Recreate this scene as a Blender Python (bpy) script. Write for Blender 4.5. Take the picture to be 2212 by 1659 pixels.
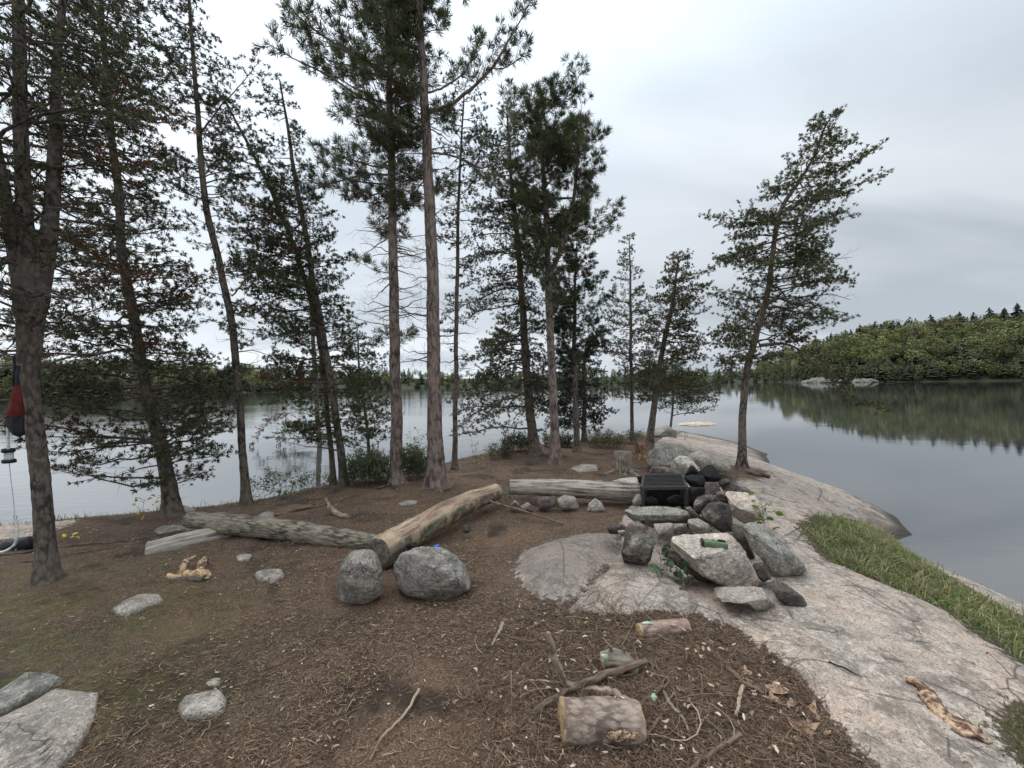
import bpy, bmesh, math, random
import numpy as np
from mathutils import Vector

# ---------------------------------------------------------------- scene, camera, sky, sun
for o in list(bpy.data.objects): bpy.data.objects.remove(o)
scene = bpy.context.scene
col = scene.collection
F = 831.0; CX = 1106.0; CY = 829.5; CAMZ = 2.9; ROLL = math.radians(0.98)
cam_d = bpy.data.cameras.new('camera'); cam = bpy.data.objects.new('camera', cam_d); col.objects.link(cam)
cam.location = (0, 0, CAMZ)
ca, sa = math.cos(ROLL), math.sin(ROLL)
from mathutils import Matrix
cam.matrix_world = Matrix(((ca, sa, 0, 0), (0, 0, -1, 0), (-sa, ca, 0, CAMZ), (0, 0, 0, 1)))
cam_d.sensor_width = 36; cam_d.lens = 36 * F / 2212.0
cam_d.clip_start = 0.05; cam_d.clip_end = 9000
scene.camera = cam
scene.render.resolution_x = 1024; scene.render.resolution_y = 768
scene.view_settings.view_transform = 'Standard'; scene.view_settings.look = 'None'
scene.view_settings.exposure = 0.08; scene.view_settings.gamma = 1.0

SUN_EL, SUN_AZ = math.radians(58), math.radians(-60)     # azimuth from +Y towards +X
world = bpy.data.worlds.new('World'); scene.world = world; world.use_nodes = True
wt = world.node_tree; wt.nodes.clear()
def WN(t, **k):
    n = wt.nodes.new(t)
    for a, b in k.items(): setattr(n, a, b)
    return n
def wmath(op, a, b=None, c=None):
    n = WN('ShaderNodeMath', operation=op)
    for i, v in enumerate((a, b, c)):
        if v is None: continue
        if isinstance(v, (int, float)): n.inputs[i].default_value = v
        else: wt.links.new(v, n.inputs[i])
    return n.outputs[0]
sky = WN('ShaderNodeTexSky', sky_type='NISHITA'); sky.sun_disc = False
sky.sun_elevation = SUN_EL; sky.sun_rotation = SUN_AZ; sky.air_density = 1.5; sky.dust_density = 4
tc = WN('ShaderNodeTexCoord'); sp = WN('ShaderNodeSeparateXYZ'); wt.links.new(tc.outputs['Generated'], sp.inputs[0])
zz = wmath('MAXIMUM', sp.outputs[2], 0.0)
den = wmath('ADD', zz, 0.22)
cx = wmath('DIVIDE', sp.outputs[0], den); cy = wmath('DIVIDE', sp.outputs[1], den)
cb = WN('ShaderNodeCombineXYZ'); wt.links.new(cx, cb.inputs[0]); wt.links.new(cy, cb.inputs[1])
mp = WN('ShaderNodeMapping'); mp.inputs['Rotation'].default_value = (0, 0, math.radians(-28)); mp.inputs['Scale'].default_value = (0.45, 1.2, 1)
mp.inputs['Location'].default_value = (3.1, 1.7, 0)
wt.links.new(cb.outputs[0], mp.inputs[0])
n1 = WN('ShaderNodeTexNoise'); n1.inputs['Scale'].default_value = 1.1; n1.inputs['Detail'].default_value = 5; n1.inputs['Roughness'].default_value = 0.45
n1.inputs['Distortion'].default_value = 0.6
wt.links.new(mp.outputs[0], n1.inputs['Vector'])
cr = WN('ShaderNodeValToRGB'); cr.color_ramp.elements[0].position = 0.38; cr.color_ramp.elements[1].position = 0.62
cr.color_ramp.elements[0].color = (0.55, 0.615, 0.685, 1); cr.color_ramp.elements[1].color = (0.77, 0.83, 0.89, 1)
wt.links.new(n1.outputs[0], cr.inputs[0])
# the cloud deck is thinner, so brighter, to the left where the sun sits and towards the zenith
lf = wmath('MULTIPLY', sp.outputs[0], -0.28); lf = wmath('ADD', lf, 1.0); lf = wmath('MAXIMUM', lf, 0.85)
zen = wmath('MULTIPLY', wmath('POWER', zz, 3.0), 2.9); gain = wmath('ADD', lf, zen)
lowz = wmath('SUBTRACT', 1.0, wmath('MULTIPLY', zz, 4.0)); lowz = wmath('MAXIMUM', lowz, 0.0)
gain = wmath('ADD', gain, wmath('MULTIPLY', lowz, 0.10))
vm = WN('ShaderNodeVectorMath', operation='SCALE'); wt.links.new(cr.outputs[0], vm.inputs[0]); wt.links.new(gain, vm.inputs['Scale'])
bg1 = WN('ShaderNodeBackground'); bg1.inputs[1].default_value = 0.05; wt.links.new(sky.outputs[0], bg1.inputs[0])
bg2 = WN('ShaderNodeBackground'); bg2.inputs[1].default_value = 1.0; wt.links.new(vm.outputs[0], bg2.inputs[0])
mx = WN('ShaderNodeMixShader'); mx.inputs[0].default_value = 0.93
wt.links.new(bg1.outputs[0], mx.inputs[1]); wt.links.new(bg2.outputs[0], mx.inputs[2])
wo = WN('ShaderNodeOutputWorld'); wt.links.new(mx.outputs[0], wo.inputs[0])

sd = bpy.data.lights.new('sun', 'SUN'); sun = bpy.data.objects.new('sun', sd); col.objects.link(sun)
sd.energy = 1.5; sd.angle = math.radians(35); sd.color = (1.0, 0.97, 0.93)
sdir = Vector((math.sin(SUN_AZ) * math.cos(SUN_EL), math.cos(SUN_AZ) * math.cos(SUN_EL), math.sin(SUN_EL)))
sun.rotation_euler = sdir.to_track_quat('Z', 'Y').to_euler(); sun.location = (0, 0, 40)

rng = np.random.default_rng(7); random.seed(7)
# ---------------------------------------------------------------- numeric helpers
_perm = np.random.default_rng(3).permutation(512).astype(np.int64)
_perm = np.concatenate([_perm, _perm, _perm])
_grad = np.random.default_rng(5).normal(size=(512, 3)); _grad /= np.linalg.norm(_grad, axis=1)[:, None]
def noise(p):
    p = np.asarray(p, float); pi = np.floor(p).astype(np.int64); pf = p - pi; pi &= 511
    w = pf * pf * pf * (pf * (pf * 6 - 15) + 10); r = 0
    for dx in (0, 1):
        for dy in (0, 1):
            for dz in (0, 1):
                h = _perm[_perm[_perm[(pi[:, 0] + dx) & 511] + ((pi[:, 1] + dy) & 511)] % 512 + ((pi[:, 2] + dz) & 511)] % 512
                g = _grad[h]; d = pf - np.array([dx, dy, dz])
                wt_ = (w[:, 0] if dx else 1 - w[:, 0]) * (w[:, 1] if dy else 1 - w[:, 1]) * (w[:, 2] if dz else 1 - w[:, 2])
                r = r + wt_ * (g * d).sum(1)
    return r * 1.5
def fbm(p, oct=4, rough=0.5):
    p = np.asarray(p, float); a = 1.0; s = 0; t = 0
    for i in range(oct): s = s + a * noise(p * (2 ** i) + 17.3 * i); t += a; a *= rough
    return s / t
def nrm(v): v = np.asarray(v, float); return v / (np.linalg.norm(v, axis=-1, keepdims=True) + 1e-12)
RIGHT = np.array([ca, 0, -sa]); UP = np.array([sa, 0, ca]); FWD = np.array([0, 1.0, 0])
def ray(px, py): return FWD + (px - CX) / F * RIGHT + (CY - py) / F * UP
def PY(px, py, Y): return np.array([0, 0, CAMZ]) + ray(px, py) * Y     # the point seen at px,py at distance Y
def W(px, py, z):
    d = ray(px, py); t = (z - CAMZ) / d[2]; return (np.array([0, 0, CAMZ]) + d * t)[:2]
def c5(X, Y): return X * .3333, 713.2 + Y * .3333
def c6(X, Y): return 658.3 + X * .2976, 822.9 + Y * .2976
def c7(X, Y): return 1261.8 + X * .248, 932.6 + Y * .248

def polydist(pts, poly, closed=True):
    n = len(poly); d = np.full(len(pts), 1e9); inside = np.zeros(len(pts), bool)
    for i in range(n if closed else n - 1):
        a = poly[i]; b = poly[(i + 1) % n]; ab = b - a
        t = np.clip(((pts - a) @ ab) / (ab @ ab + 1e-12), 0, 1)
        d = np.minimum(d, np.hypot(*(pts - a - t[:, None] * ab).T))
        if closed:
            c = ((a[1] > pts[:, 1]) != (b[1] > pts[:, 1]))
            with np.errstate(divide='ignore', invalid='ignore'):
                xi = (b[0] - a[0]) * (pts[:, 1] - a[1]) / (b[1] - a[1] + 1e-15) + a[0]
            inside ^= c & (pts[:, 0] < xi)
    return d, inside
# ---------------------------------------------------------------- the lie of the land
WLR = [W(*p, 0) for p in [(1470, 931), (1530, 942), (1600, 958), (1655, 980), (1662, 1003), (1700, 1020), (1790, 1050), (1860, 1078), (1925, 1112), (1968, 1155), (1925, 1172), (2000, 1215), (2100, 1270), (2212, 1325)]]
WL = [np.array(p, float) for p in [(-30, -30), (-13, -12), (-10.5, 0), (-9.8, 4.0), (-8.6, 6.6), (-6.5, 8.0), (-4.6, 9.4), (-2.9, 12.0), (-.8, 14.0), (2.5, 16.5), (6.0, 21.0), (8.6, 23.0)]] + WLR + [np.array(p, float) for p in [(6.6, 2.2), (7.5, -3), (12, -30)]]
CRL = [W(*p) for p in [(-350, 1165, 1.2), (0, 1140, 1.2), (200, 1122, 1.2), (380, 1102, 1.2), (530, 1088, 1.2), (620, 1072, 1.2), (700, 1052, 1.2), (850, 1030, 1.15), (950, 1006, 1.15), (1040, 985, 1.15), (1120, 968, 1.1), (1250, 958, 1.05), (1350, 948, 1.0), (1400, 946, 1.0)]]
CRR = [W(*p) for p in [(1440, 955, 1.0), (1495, 980, 1.05), (1560, 1012, 1.1), (1625, 1058, 1.15), (1700, 1130, 1.2), (1765, 1225, 1.2), (1900, 1340, 1.2), (2212, 1560, 1.2)]]
CR = [np.array(p, float) for p in [(-20, -30), (-9, -10), (-7.4, 0), (-7.2, 3.0)]] + CRL + CRR + [np.array(p, float) for p in [(2.9, -2), (6, -30)]]
WL = np.array(WL); CR = np.array(CR)
# jitter the waterline so it is not a set of straight runs
def g0(P):
    P = np.asarray(P, float)
    q = P + 0.10 * np.stack([noise(np.c_[P * 1.1, np.zeros(len(P))]), noise(np.c_[P * 1.1, np.full(len(P), 9.)])], 1)
    dc, ic = polydist(q, CR); dw, iw = polydist(q, WL)
    zp = 1.25 - 0.012 * np.clip(P[:, 1] - 5, 0, 20) + 0.05 * fbm(np.c_[P * .5, np.zeros(len(P))], 2)
    t = np.clip(dc / (dc + dw + 1e-6), 0, 1)
    z = np.where(ic, zp, np.where(iw, zp * (1 - t ** 1.35), -np.minimum(dw * .3, 2.0)))
    # rounded shoulder inside the crest
    z = z - np.where(ic, 0.05 * np.exp(-dc / .5), np.where(iw, 0.05 * (1 - t), 0))
    return z
def march(px, py, fn, tmax=60):
    d = ray(px, py); ts = np.concatenate([np.arange(.8, 8, .02), np.arange(8, tmax, .05)])
    P = np.array([0, 0, CAMZ]) + ts[:, None] * d
    below = P[:, 2] < fn(P[:, :2])
    i = int(np.argmax(below)) if below.any() else len(ts) - 1
    return P[i]
def polyg(pp): return np.array([march(a, b, g0)[:2] for a, b in pp])
ROCKP = polyg([(1205, 1335), (1262, 1285), (1300, 1250), (1335, 1205), (1335, 1165), (1345, 1120), (1372, 1085), (1392, 1050), (1415, 1018), (1398, 1000), (1405, 965), (1440, 945), (1475, 935)])
ROCKP = np.vstack([ROCKP, [(9, 24), (20, 24), (20, -12), (1.9, -12), (1.8, 0)], polyg([(1990, 1800), (1880, 1670), (1815, 1600), (1770, 1520), (1710, 1460), (1650, 1410), (1590, 1370), (1530, 1345), (1400, 1330)])])
DOMEP = polyg([(1105, 1240), (1130, 1200), (1180, 1175), (1250, 1158), (1335, 1152), (1345, 1200), (1300, 1250), (1262, 1285), (1230, 1315), (1170, 1305), (1120, 1280)])
LEDGEP = polyg([(-400, 1175), (0, 1137), (110, 1127), (175, 1123), (150, 1138), (80, 1160), (-300, 1215)])
GRASSP = polyg([(1722, 1135), (1790, 1118), (1880, 1135), (1940, 1175), (1985, 1210), (2090, 1270), (2212, 1335), (2500, 1480), (2600, 1650), (2350, 1540), (2212, 1445), (2120, 1385), (2040, 1325), (1900, 1262), (1800, 1222), (1750, 1190)])
GRASS2 = polyg([(2140, 1560), (2170, 1530), (2212, 1520), (2330, 1560), (2400, 1800), (2230, 1680), (2165, 1620)])
NEEDP = polyg([(1490, 1030), (1540, 1012), (1600, 1006), (1660, 1020), (1640, 1040), (1560, 1048), (1500, 1050)])
MOSSP = polyg([(-200, 1255), (200, 1252), (360, 1290), (420, 1360), (330, 1440), (290, 1520), (210, 1600), (-200, 1800), (-600, 1500)])
RIDGEP = polyg([(1262, 1290), (1305, 1243), (1335, 1205), (1400, 1215), (1500, 1290), (1560, 1345), (1400, 1335), (1290, 1325)])
def masks(P):
    wob = .06 * fbm(np.c_[P * 3.0, np.zeros(len(P))], 4) + .05 * fbm(np.c_[P * 14.0, np.zeros(len(P))], 3)
    def m(poly, soft=.05):
        d, i = polydist(P, poly); s = np.where(i, d, -d) + wob * 1.3
        return np.clip(s / soft * .5 + .5, 0, 1)
    rock = m(ROCKP, .06); dome = m(DOMEP, .16); need = m(NEEDP, .3); moss = m(MOSSP, .9)
    grass = np.maximum(m(GRASSP, .12), m(GRASS2, .12))
    bare = np.maximum(np.maximum(rock, m(LEDGEP, .1)), dome * .93) * (1 - need) * (1 - grass)
    # the rest of the shore below the bank is bare stone too
    z = g0(P); bare = np.maximum(bare, np.clip((.25 - z) / .1, 0, 1))
    return bare, moss, grass, dome
def ground_z(P):
    P = np.asarray(P, float); z = g0(P); bare, moss, grass, dome = masks(P)
    d, i = polydist(P, DOMEP); s = np.where(i, d, 0)
    z = z + .10 * (1 - np.exp(-s / .22))
    d, i = polydist(P, RIDGEP); s = np.where(i, d, 0)
    z = z + .07 * (1 - np.exp(-s / .10))
    z0 = np.zeros(len(P))
    z = z + (bare * (.025 + .05 * fbm(np.c_[P * .9, z0], 3) + .010 * fbm(np.c_[P * 7, z0 + 3], 3)) + (1 - bare) * (.022 * fbm(np.c_[P * 2.2, z0 + 5], 3) + .012 * fbm(np.c_[P * 9, z0 + 8], 3))) * np.clip((z + .05) / .3, .15, 1)
    # root hollow / hummocks on the left bank
    return z
def gz1(x, y): return float(ground_z(np.array([[x, y]]))[0])
def hit(px, py): return march(px, py, ground_z)

# ---------------------------------------------------------------- mesh building
class MB:
    def __init__(s): s.v = []; s.f3 = []; s.f4 = []; s.n = 0; s.att = {}; s.m3 = []; s.m4 = []
    def add(s, v, f, mi=0, **att):
        v = np.asarray(v, float).reshape(-1, 3); f = np.asarray(f, np.int64)
        if len(v) == 0 or len(f) == 0: return
        for k in att:
            if k not in s.att: s.att[k] = [np.zeros((s.n, 3))] if s.n else []
        for k in s.att:
            a = att.get(k); s.att[k].append(np.zeros((len(v), 3)) if a is None else np.broadcast_to(np.asarray(a, float), (len(v), 3)).copy())
        if f.shape[1] == 3: s.f3.append(f + s.n); s.m3.append(np.full(len(f), mi))
        else: s.f4.append(f + s.n); s.m4.append(np.full(len(f), mi))
        s.v.append(v); s.n += len(v)
    def build(s, name, mats, parent=None, smooth=True, origin=None, wloc=None):
        v = np.vstack(s.v); o3 = np.zeros(3) if origin is None else np.asarray(origin, float); v = v - o3
        f3 = np.vstack(s.f3) if s.f3 else np.zeros((0, 3), int); f4 = np.vstack(s.f4) if s.f4 else np.zeros((0, 4), int)
        me = bpy.data.meshes.new(name); me.vertices.add(len(v)); me.vertices.foreach_set('co', v.astype(np.float32).ravel())
        li = np.concatenate([f3.ravel(), f4.ravel()]).astype(np.int32)
        me.loops.add(len(li)); me.loops.foreach_set('vertex_index', li)
        ls = np.concatenate([np.arange(len(f3)) * 3, len(f3) * 3 + np.arange(len(f4)) * 4]).astype(np.int32)
        me.polygons.add(len(ls)); me.polygons.foreach_set('loop_start', ls)
        mi = np.concatenate((s.m3 or [np.zeros(0)]) + (s.m4 or [np.zeros(0)])).astype(np.int32)
        me.polygons.foreach_set('material_index', mi)
        me.polygons.foreach_set('use_smooth', np.full(len(ls), smooth))
        for k, a in s.att.items():
            at = me.attributes.new(k, 'FLOAT_VECTOR', 'POINT'); at.data.foreach_set('vector', np.vstack(a).astype(np.float32).ravel())
        me.update(calc_edges=True); me.validate()
        if not isinstance(mats, (list, tuple)): mats = [mats]
        for m in mats: me.materials.append(m)
        o = bpy.data.objects.new(name, me); col.objects.link(o)
        if parent is not None:
            o.parent = parent; o.location = o3 - np.array(parent_loc(parent))
        else: o.location = o3
        return o
_ploc = {}
def parent_loc(p):
    l = np.array(p.location, float)
    return l + (parent_loc(p.parent) if p.parent else 0)
def tag(o, label=None, cat=None, group=None, kind=None):
    if label: o['label'] = label
    if cat: o['category'] = cat
    if group: o['group'] = group
    if kind: o['kind'] = kind
    return o
def empty(name, loc, label, cat, group=None):
    o = bpy.data.objects.new(name, None); col.objects.link(o); o.location = loc; o.empty_display_size = .1
    return tag(o, label, cat, group)

def frames(P):
    P = np.asarray(P, float); T = np.gradient(P, axis=0); T = nrm(T)
    ref = np.array([0, 0, 1.]) if abs(T[0][2]) < .8 else np.array([1., 0, 0])
    A = np.zeros_like(P); a = nrm(np.cross(T[0], ref))
    for i in range(len(P)):
        a = nrm(a - T[i] * (a @ T[i])); A[i] = a
    return T, A, np.cross(T, A)
def resample(P, n, R=None):
    P = np.asarray(P, float); d = np.r_[0, np.cumsum(np.linalg.norm(np.diff(P, axis=0), axis=1))]
    # catmull-like smoothing by cubic interpolation on chord length
    t = np.linspace(0, d[-1], n)
    if len(P) > 2:
        m = np.gradient(P, d, axis=0); i = np.clip(np.searchsorted(d, t, 'right') - 1, 0, len(d) - 2)
        h = (d[i + 1] - d[i])[:, None]; s = (t - d[i])[:, None] / h
        Q = (2 * s**3 - 3 * s**2 + 1) * P[i] + (s**3 - 2 * s**2 + s) * h * m[i] + (-2 * s**3 + 3 * s**2) * P[i + 1] + (s**3 - s**2) * h * m[i + 1]
    else: Q = np.stack([np.interp(t, d, P[:, k]) for k in range(3)], 1)
    if R is None: return Q
    return Q, np.interp(t, d, np.asarray(R, float))
def tube(mb, P, R, ns=8, nz=0.0, nscale=6, caps=True, mi=0, capmi=None, seed=0, att=None):
    P = np.asarray(P, float); R = np.asarray(R, float); n = len(P); T, A, B = frames(P)
    th = np.linspace(0, 2 * math.pi, ns, endpoint=False)
    L = np.r_[0, np.cumsum(np.linalg.norm(np.diff(P, axis=0), axis=1))]
    c = np.cos(th)[None, :, None]; s = np.sin(th)[None, :, None]
    N = A[:, None] * c + B[:, None] * s
    cyl = np.stack([np.cos(th)[None] * R.mean() + 0 * L[:, None], np.sin(th)[None] * R.mean() + 0 * L[:, None], L[:, None] + 0 * th[None]], 2).reshape(-1, 3) + seed * 3.7
    rad = R[:, None] * np.ones(ns)
    if nz: rad = rad * (1 + nz * fbm(cyl * nscale, 3).reshape(n, ns) * 2)
    V = (P[:, None] + N * rad[:, :, None]).reshape(-1, 3)
    i = np.arange(n - 1)[:, None]; j = np.arange(ns)[None]; j2 = (j + 1) % ns
    Fq = np.stack([i * ns + j, i * ns + j2, (i + 1) * ns + j2, (i + 1) * ns + j], 2).reshape(-1, 4)
    kw = dict(cyl=cyl)
    if att is not None: kw['tint'] = att
    mb.add(V, Fq, mi, **kw)
    if caps:
        for e, k in ((0, -1), (n - 1, 1)):
            ring = V[e * ns:(e + 1) * ns]; cen = P[e]
            mid = cen + (ring - cen) * .5
            v = np.vstack([ring, mid, [cen]])
            cc = np.stack([np.r_[np.cos(th) * R[e], np.cos(th) * R[e] * .5, 0], np.r_[np.sin(th) * R[e], np.sin(th) * R[e] * .5, 0], np.zeros(2 * ns + 1)], 1)
            jj = np.arange(ns); j2 = (jj + 1) % ns
            q = np.stack([jj, ns + jj, ns + j2, j2], 1); t = np.stack([ns + jj, np.full(ns, 2 * ns), ns + j2], 1)
            if k > 0: q = q[:, ::-1]; t = t[:, ::-1]
            kk = dict(cyl=cc)
            if att is not None: kk['tint'] = att
            cm = mi if capmi is None else capmi
            mb.add(v, q, cm, **kk); mb.add(v, t, cm, **kk)
def prisms(mb, P0, P1, R0, R1, ns=3, mi=0):
    """many straight thin segments at once"""
    P0 = np.asarray(P0, float); P1 = np.asarray(P1, float); n = len(P0)
    if n == 0: return
    D = nrm(P1 - P0); ref = np.where(np.abs(D[:, 2:3]) < .9, np.array([[0, 0, 1.]]), np.array([[1., 0, 0]]))
    A = nrm(np.cross(D, ref)); B = np.cross(D, A)
    th = np.arange(ns) * 2 * math.pi / ns
    N = A[:, None] * np.cos(th)[None, :, None] + B[:, None] * np.sin(th)[None, :, None]
    V = np.concatenate([P0[:, None] + N * np.asarray(R0)[:, None, None], P1[:, None] + N * np.asarray(R1)[:, None, None]], 1)
    j = np.arange(ns); j2 = (j + 1) % ns
    f = np.stack([j, j2, ns + j2, ns + j], 1)[None] + (np.arange(n) * 2 * ns)[:, None, None]
    mb.add(V.reshape(-1, 3), f.reshape(-1, 4), mi)
_ico = {}
def ico(l):
    if l not in _ico:
        bm = bmesh.new(); bmesh.ops.create_icosphere(bm, subdivisions=l, radius=1)
        _ico[l] = (np.array([v.co[:] for v in bm.verts]), np.array([[v.index for v in f.verts] for f in bm.faces])); bm.free()
    return _ico[l]
# ---------------------------------------------------------------- materials
class NT:
    def __init__(s, name):
        s.m = bpy.data.materials.new(name); s.m.use_nodes = True; s.t = s.m.node_tree; s.t.nodes.clear()
        s.out = s.t.nodes.new('ShaderNodeOutputMaterial'); s.b = s.t.nodes.new('ShaderNodeBsdfPrincipled')
        s.t.links.new(s.b.outputs[0], s.out.inputs[0]); s.b.inputs['Roughness'].default_value = .85
        s.b.inputs['Specular IOR Level'].default_value = .25
    def n(s, ty, **k):
        n = s.t.nodes.new(ty)
        for a, b in k.items(): setattr(n, a, b)
        return n
    def l(s, a, b): s.t.links.new(a, b)
    def put(s, inp, v):
        if hasattr(v, 'is_linked') or hasattr(v, 'links'): s.l(v, inp)
        elif isinstance(v, (tuple, list)): inp.default_value = tuple(v) + ((1,) if len(v) == 3 and len(inp.default_value) == 4 else ())
        else: inp.default_value = v
    def mapv(s, vec, scale=(1, 1, 1), loc=None):
        m = s.n('ShaderNodeMapping'); s.l(vec, m.inputs[0]); m.inputs['Scale'].default_value = scale
        if loc is not None: s.put(m.inputs['Location'], loc)
        return m.outputs[0]
    def obj(s):
        t = s.n('ShaderNodeTexCoord'); oi = s.n('ShaderNodeObjectInfo'); a = s.n('ShaderNodeVectorMath', operation='ADD')
        k = s.n('ShaderNodeMath', operation='MULTIPLY'); s.l(oi.outputs['Random'], k.inputs[0]); k.inputs[1].default_value = 37.0
        s.l(t.outputs['Object'], a.inputs[0]); s.l(k.outputs[0], a.inputs[1]); return a.outputs[0]
    def attr(s, name, out='Vector'): n = s.n('ShaderNodeAttribute'); n.attribute_name = name; return n.outputs[out]
    def noise(s, vec, scale, detail=4, rough=.6, dist=0):
        n = s.n('ShaderNodeTexNoise'); s.l(vec, n.inputs['Vector']); n.inputs['Scale'].default_value = scale; n.inputs['Detail'].default_value = detail
        n.inputs['Roughness'].default_value = rough; n.inputs['Distortion'].default_value = dist; return n.outputs[0]
    def vor(s, vec, scale, feature='F1', out='Distance'):
        n = s.n('ShaderNodeTexVoronoi', feature=feature); s.l(vec, n.inputs['Vector']); n.inputs['Scale'].default_value = scale; return n.outputs[out]
    def ramp(s, fac, stops):
        r = s.n('ShaderNodeValToRGB'); e = r.color_ramp.elements
        while len(e) < len(stops): e.new(.5)
        for x, (p, c) in zip(e, stops): x.position = p; x.color = (tuple(c) + (1,)) if isinstance(c, (tuple, list)) else (c, c, c, 1)
        s.l(fac, r.inputs[0]); return r.outputs[0]
    def mix(s, fac, a, b, mode='MIX'):
        m = s.n('ShaderNodeMix', data_type='RGBA', blend_type=mode); s.put(m.inputs[0], fac)
        s.put(m.inputs[6], a); s.put(m.inputs[7], b); return m.outputs[2]
    def math(s, op, a, b=0.0, clamp=False):
        m = s.n('ShaderNodeMath', operation=op); m.use_clamp = clamp; s.put(m.inputs[0], a); s.put(m.inputs[1], b); return m.outputs[0]
    def col(s, c): s.put(s.b.inputs['Base Color'], c)
    def bump(s, h, strength=.5, dist=.01, prev=None):
        b = s.n('ShaderNodeBump'); s.l(h, b.inputs['Height']); b.inputs['Strength'].default_value = strength; b.inputs['Distance'].default_value = dist
        if prev is not None: s.l(prev, b.inputs['Normal'])
        s.l(b.outputs[0], s.b.inputs['Normal']); return b.outputs[0]
def sc(c, k): return tuple(x * k for x in c)
def granite_nodes(T, v, c, lich=0.35, soot=0.0, pink=0.3):
    big = T.noise(v, 2.2, 5, .6); mid = T.noise(v, 11, 5, .65); fine = T.noise(v, 95, 3, .7)
    a = T.mix(T.ramp(mid, [(.35, 0.), (.68, 1.)]), sc(c, .72), sc(c, 1.22))
    a = T.mix(T.ramp(big, [(.42, 0.), (.62, pink)]), a, (c[0] * 1.2, c[1] * 1.04, c[2] * .98))
    fl = T.ramp(fine, [(.36, 0.), (.46, 1.)]); a = T.mix(fl, sc(c, .28), a)
    fh = T.ramp(T.noise(v, 70, 2, .6), [(.60, 0.), (.70, .8)]); a = T.mix(fh, a, sc(c, 1.75))
    lm = T.ramp(T.noise(v, 5.5, 6, .72), [(.52, 0.), (.60, 1.)])
    a = T.mix(T.math('MULTIPLY', lm, lich), a, (.10, .105, .09))
    st = T.ramp(T.noise(v, 5.0, 9, .82, .3), [(.49, 0.), (.57, .72)]); a = T.mix(st, a, sc(c, .32))
    sp_ = T.ramp(T.noise(v, 22, 7, .8), [(.55, 0.), (.61, .7)]); a = T.mix(sp_, a, sc(c, 1.6))
    fr_ = T.vor(T.mapv(T.mix(.15, v, T.n('ShaderNodeTexNoise').outputs[1]), (1, 1, 1.6)), 3.2, 'DISTANCE_TO_EDGE'); a = T.mix(T.math('MULTIPLY', T.ramp(fr_, [(.0, .9), (.018, 0.)]), T.ramp(T.noise(v, 2.5, 2), [(.5, 0.), (.56, 1.)])), a, sc(c, .15))
    if soot > 0:
        sm = T.ramp(T.noise(v, 4.0, 4, .6), [(max(0, .62 - soot * .6), 0.), (max(.02, .72 - soot * .6), 1.)])
        a = T.mix(T.math('MULTIPLY', sm, min(1, .6 + soot * .4)), a, (.014, .013, .013))
    return a, mid, fine
def granite(name, c=(.35, .31, .262), **k):
    T = NT(name); v = T.obj(); a, mid, fine = granite_nodes(T, v, c, **k); T.col(a)
    b = T.bump(mid, .8, .05); b2 = T.bump(T.noise(v, 34, 5, .7), .7, .012, b); T.bump(fine, .5, .006, b2); return T.m
M = {}
M['granite'] = granite('pale_granite'); M['granite_pink'] = granite('pink_granite', (.50, .43, .36), lich=.25, pink=.6)
M['granite_grey'] = granite('grey_granite', (.30, .278, .24), lich=.25, pink=.1)
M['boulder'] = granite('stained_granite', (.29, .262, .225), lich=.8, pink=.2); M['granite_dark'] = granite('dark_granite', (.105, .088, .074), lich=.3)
M['granite_white'] = granite('white_granite', (.54, .495, .43), lich=.15)
M['half_soot'] = granite('half_sooty_granite', (.27, .228, .19), soot=.35)
M['soot'] = granite('sooty_granite', (.05, .045, .042), soot=.95, lich=.1)
M['brown_rock'] = granite('brown_granite', (.17, .135, .12), lich=.3)
def soil_nodes(T, v):
    big = T.noise(v, .9, 5, .6); mid = T.noise(v, 6, 6, .65); fine = T.noise(v, 60, 5, .75)
    c = T.mix(T.ramp(mid, [(.33, 0.), (.7, 1.)]), (.044, .031, .023), (.170, .115, .077))
    c = T.mix(T.ramp(big, [(.40, 0.), (.62, .75)]), c, (.22, .130, .082))
    c = T.mix(T.ramp(fine, [(.35, .0), (.5, .75)]), T.mix(.75, c, (.02, .014, .01)), c)
    c = T.mix(T.ramp(T.noise(v, 120, 3, .7), [(.55, 0.), (.61, .9)]), c, (.33, .235, .155))
    c = T.mix(T.ramp(T.noise(v, 1.7, 4, .55, .4), [(.54, 0.), (.64, .8)]), c, (.032, .023, .018))
    return c, mid, fine
T = NT('ground_soil_and_rock'); tc_ = T.n('ShaderNodeTexCoord'); v = tc_.outputs['Object']
s_c, s_mid, s_f = soil_nodes(T, v)
vr = T.mapv(v, (1, 1, 1)); r_c, r_mid, r_f = granite_nodes(T, vr, (.375, .322, .27), lich=.35, pink=.8)
crack = T.vor(T.mapv(T.mix(.12, v, T.n('ShaderNodeTexNoise').outputs[1]), (.8, .55, .8)), 1.0, 'DISTANCE_TO_EDGE')
r_c = T.mix(T.math('MULTIPLY', T.ramp(crack, [(.0, .9), (.006, 0.)]), T.ramp(T.noise(v, .9, 2), [(.46, 0.), (.54, 1.)])), r_c, (.05, .04, .035))
dstreak = T.noise(T.mapv(v, (1.3, 1.0, 1)), 1.6, 9, .78, .2)
r_c = T.mix(T.ramp(dstreak, [(.54, 0.), (.64, .6)]), r_c, (.15, .128, .104))
crk2 = T.vor(T.mapv(T.mix(.25, v, T.n('ShaderNodeTexNoise').outputs[1]), (1.9, 1.3, 1.9)), 1.0, 'DISTANCE_TO_EDGE')
r_c = T.mix(T.math('MULTIPLY', T.ramp(crk2, [(.0, 1.), (.010, 0.)]), T.ramp(T.noise(v, 1.7, 3), [(.5, 0.), (.6, .8)])), r_c, (.04, .033, .028))
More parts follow.
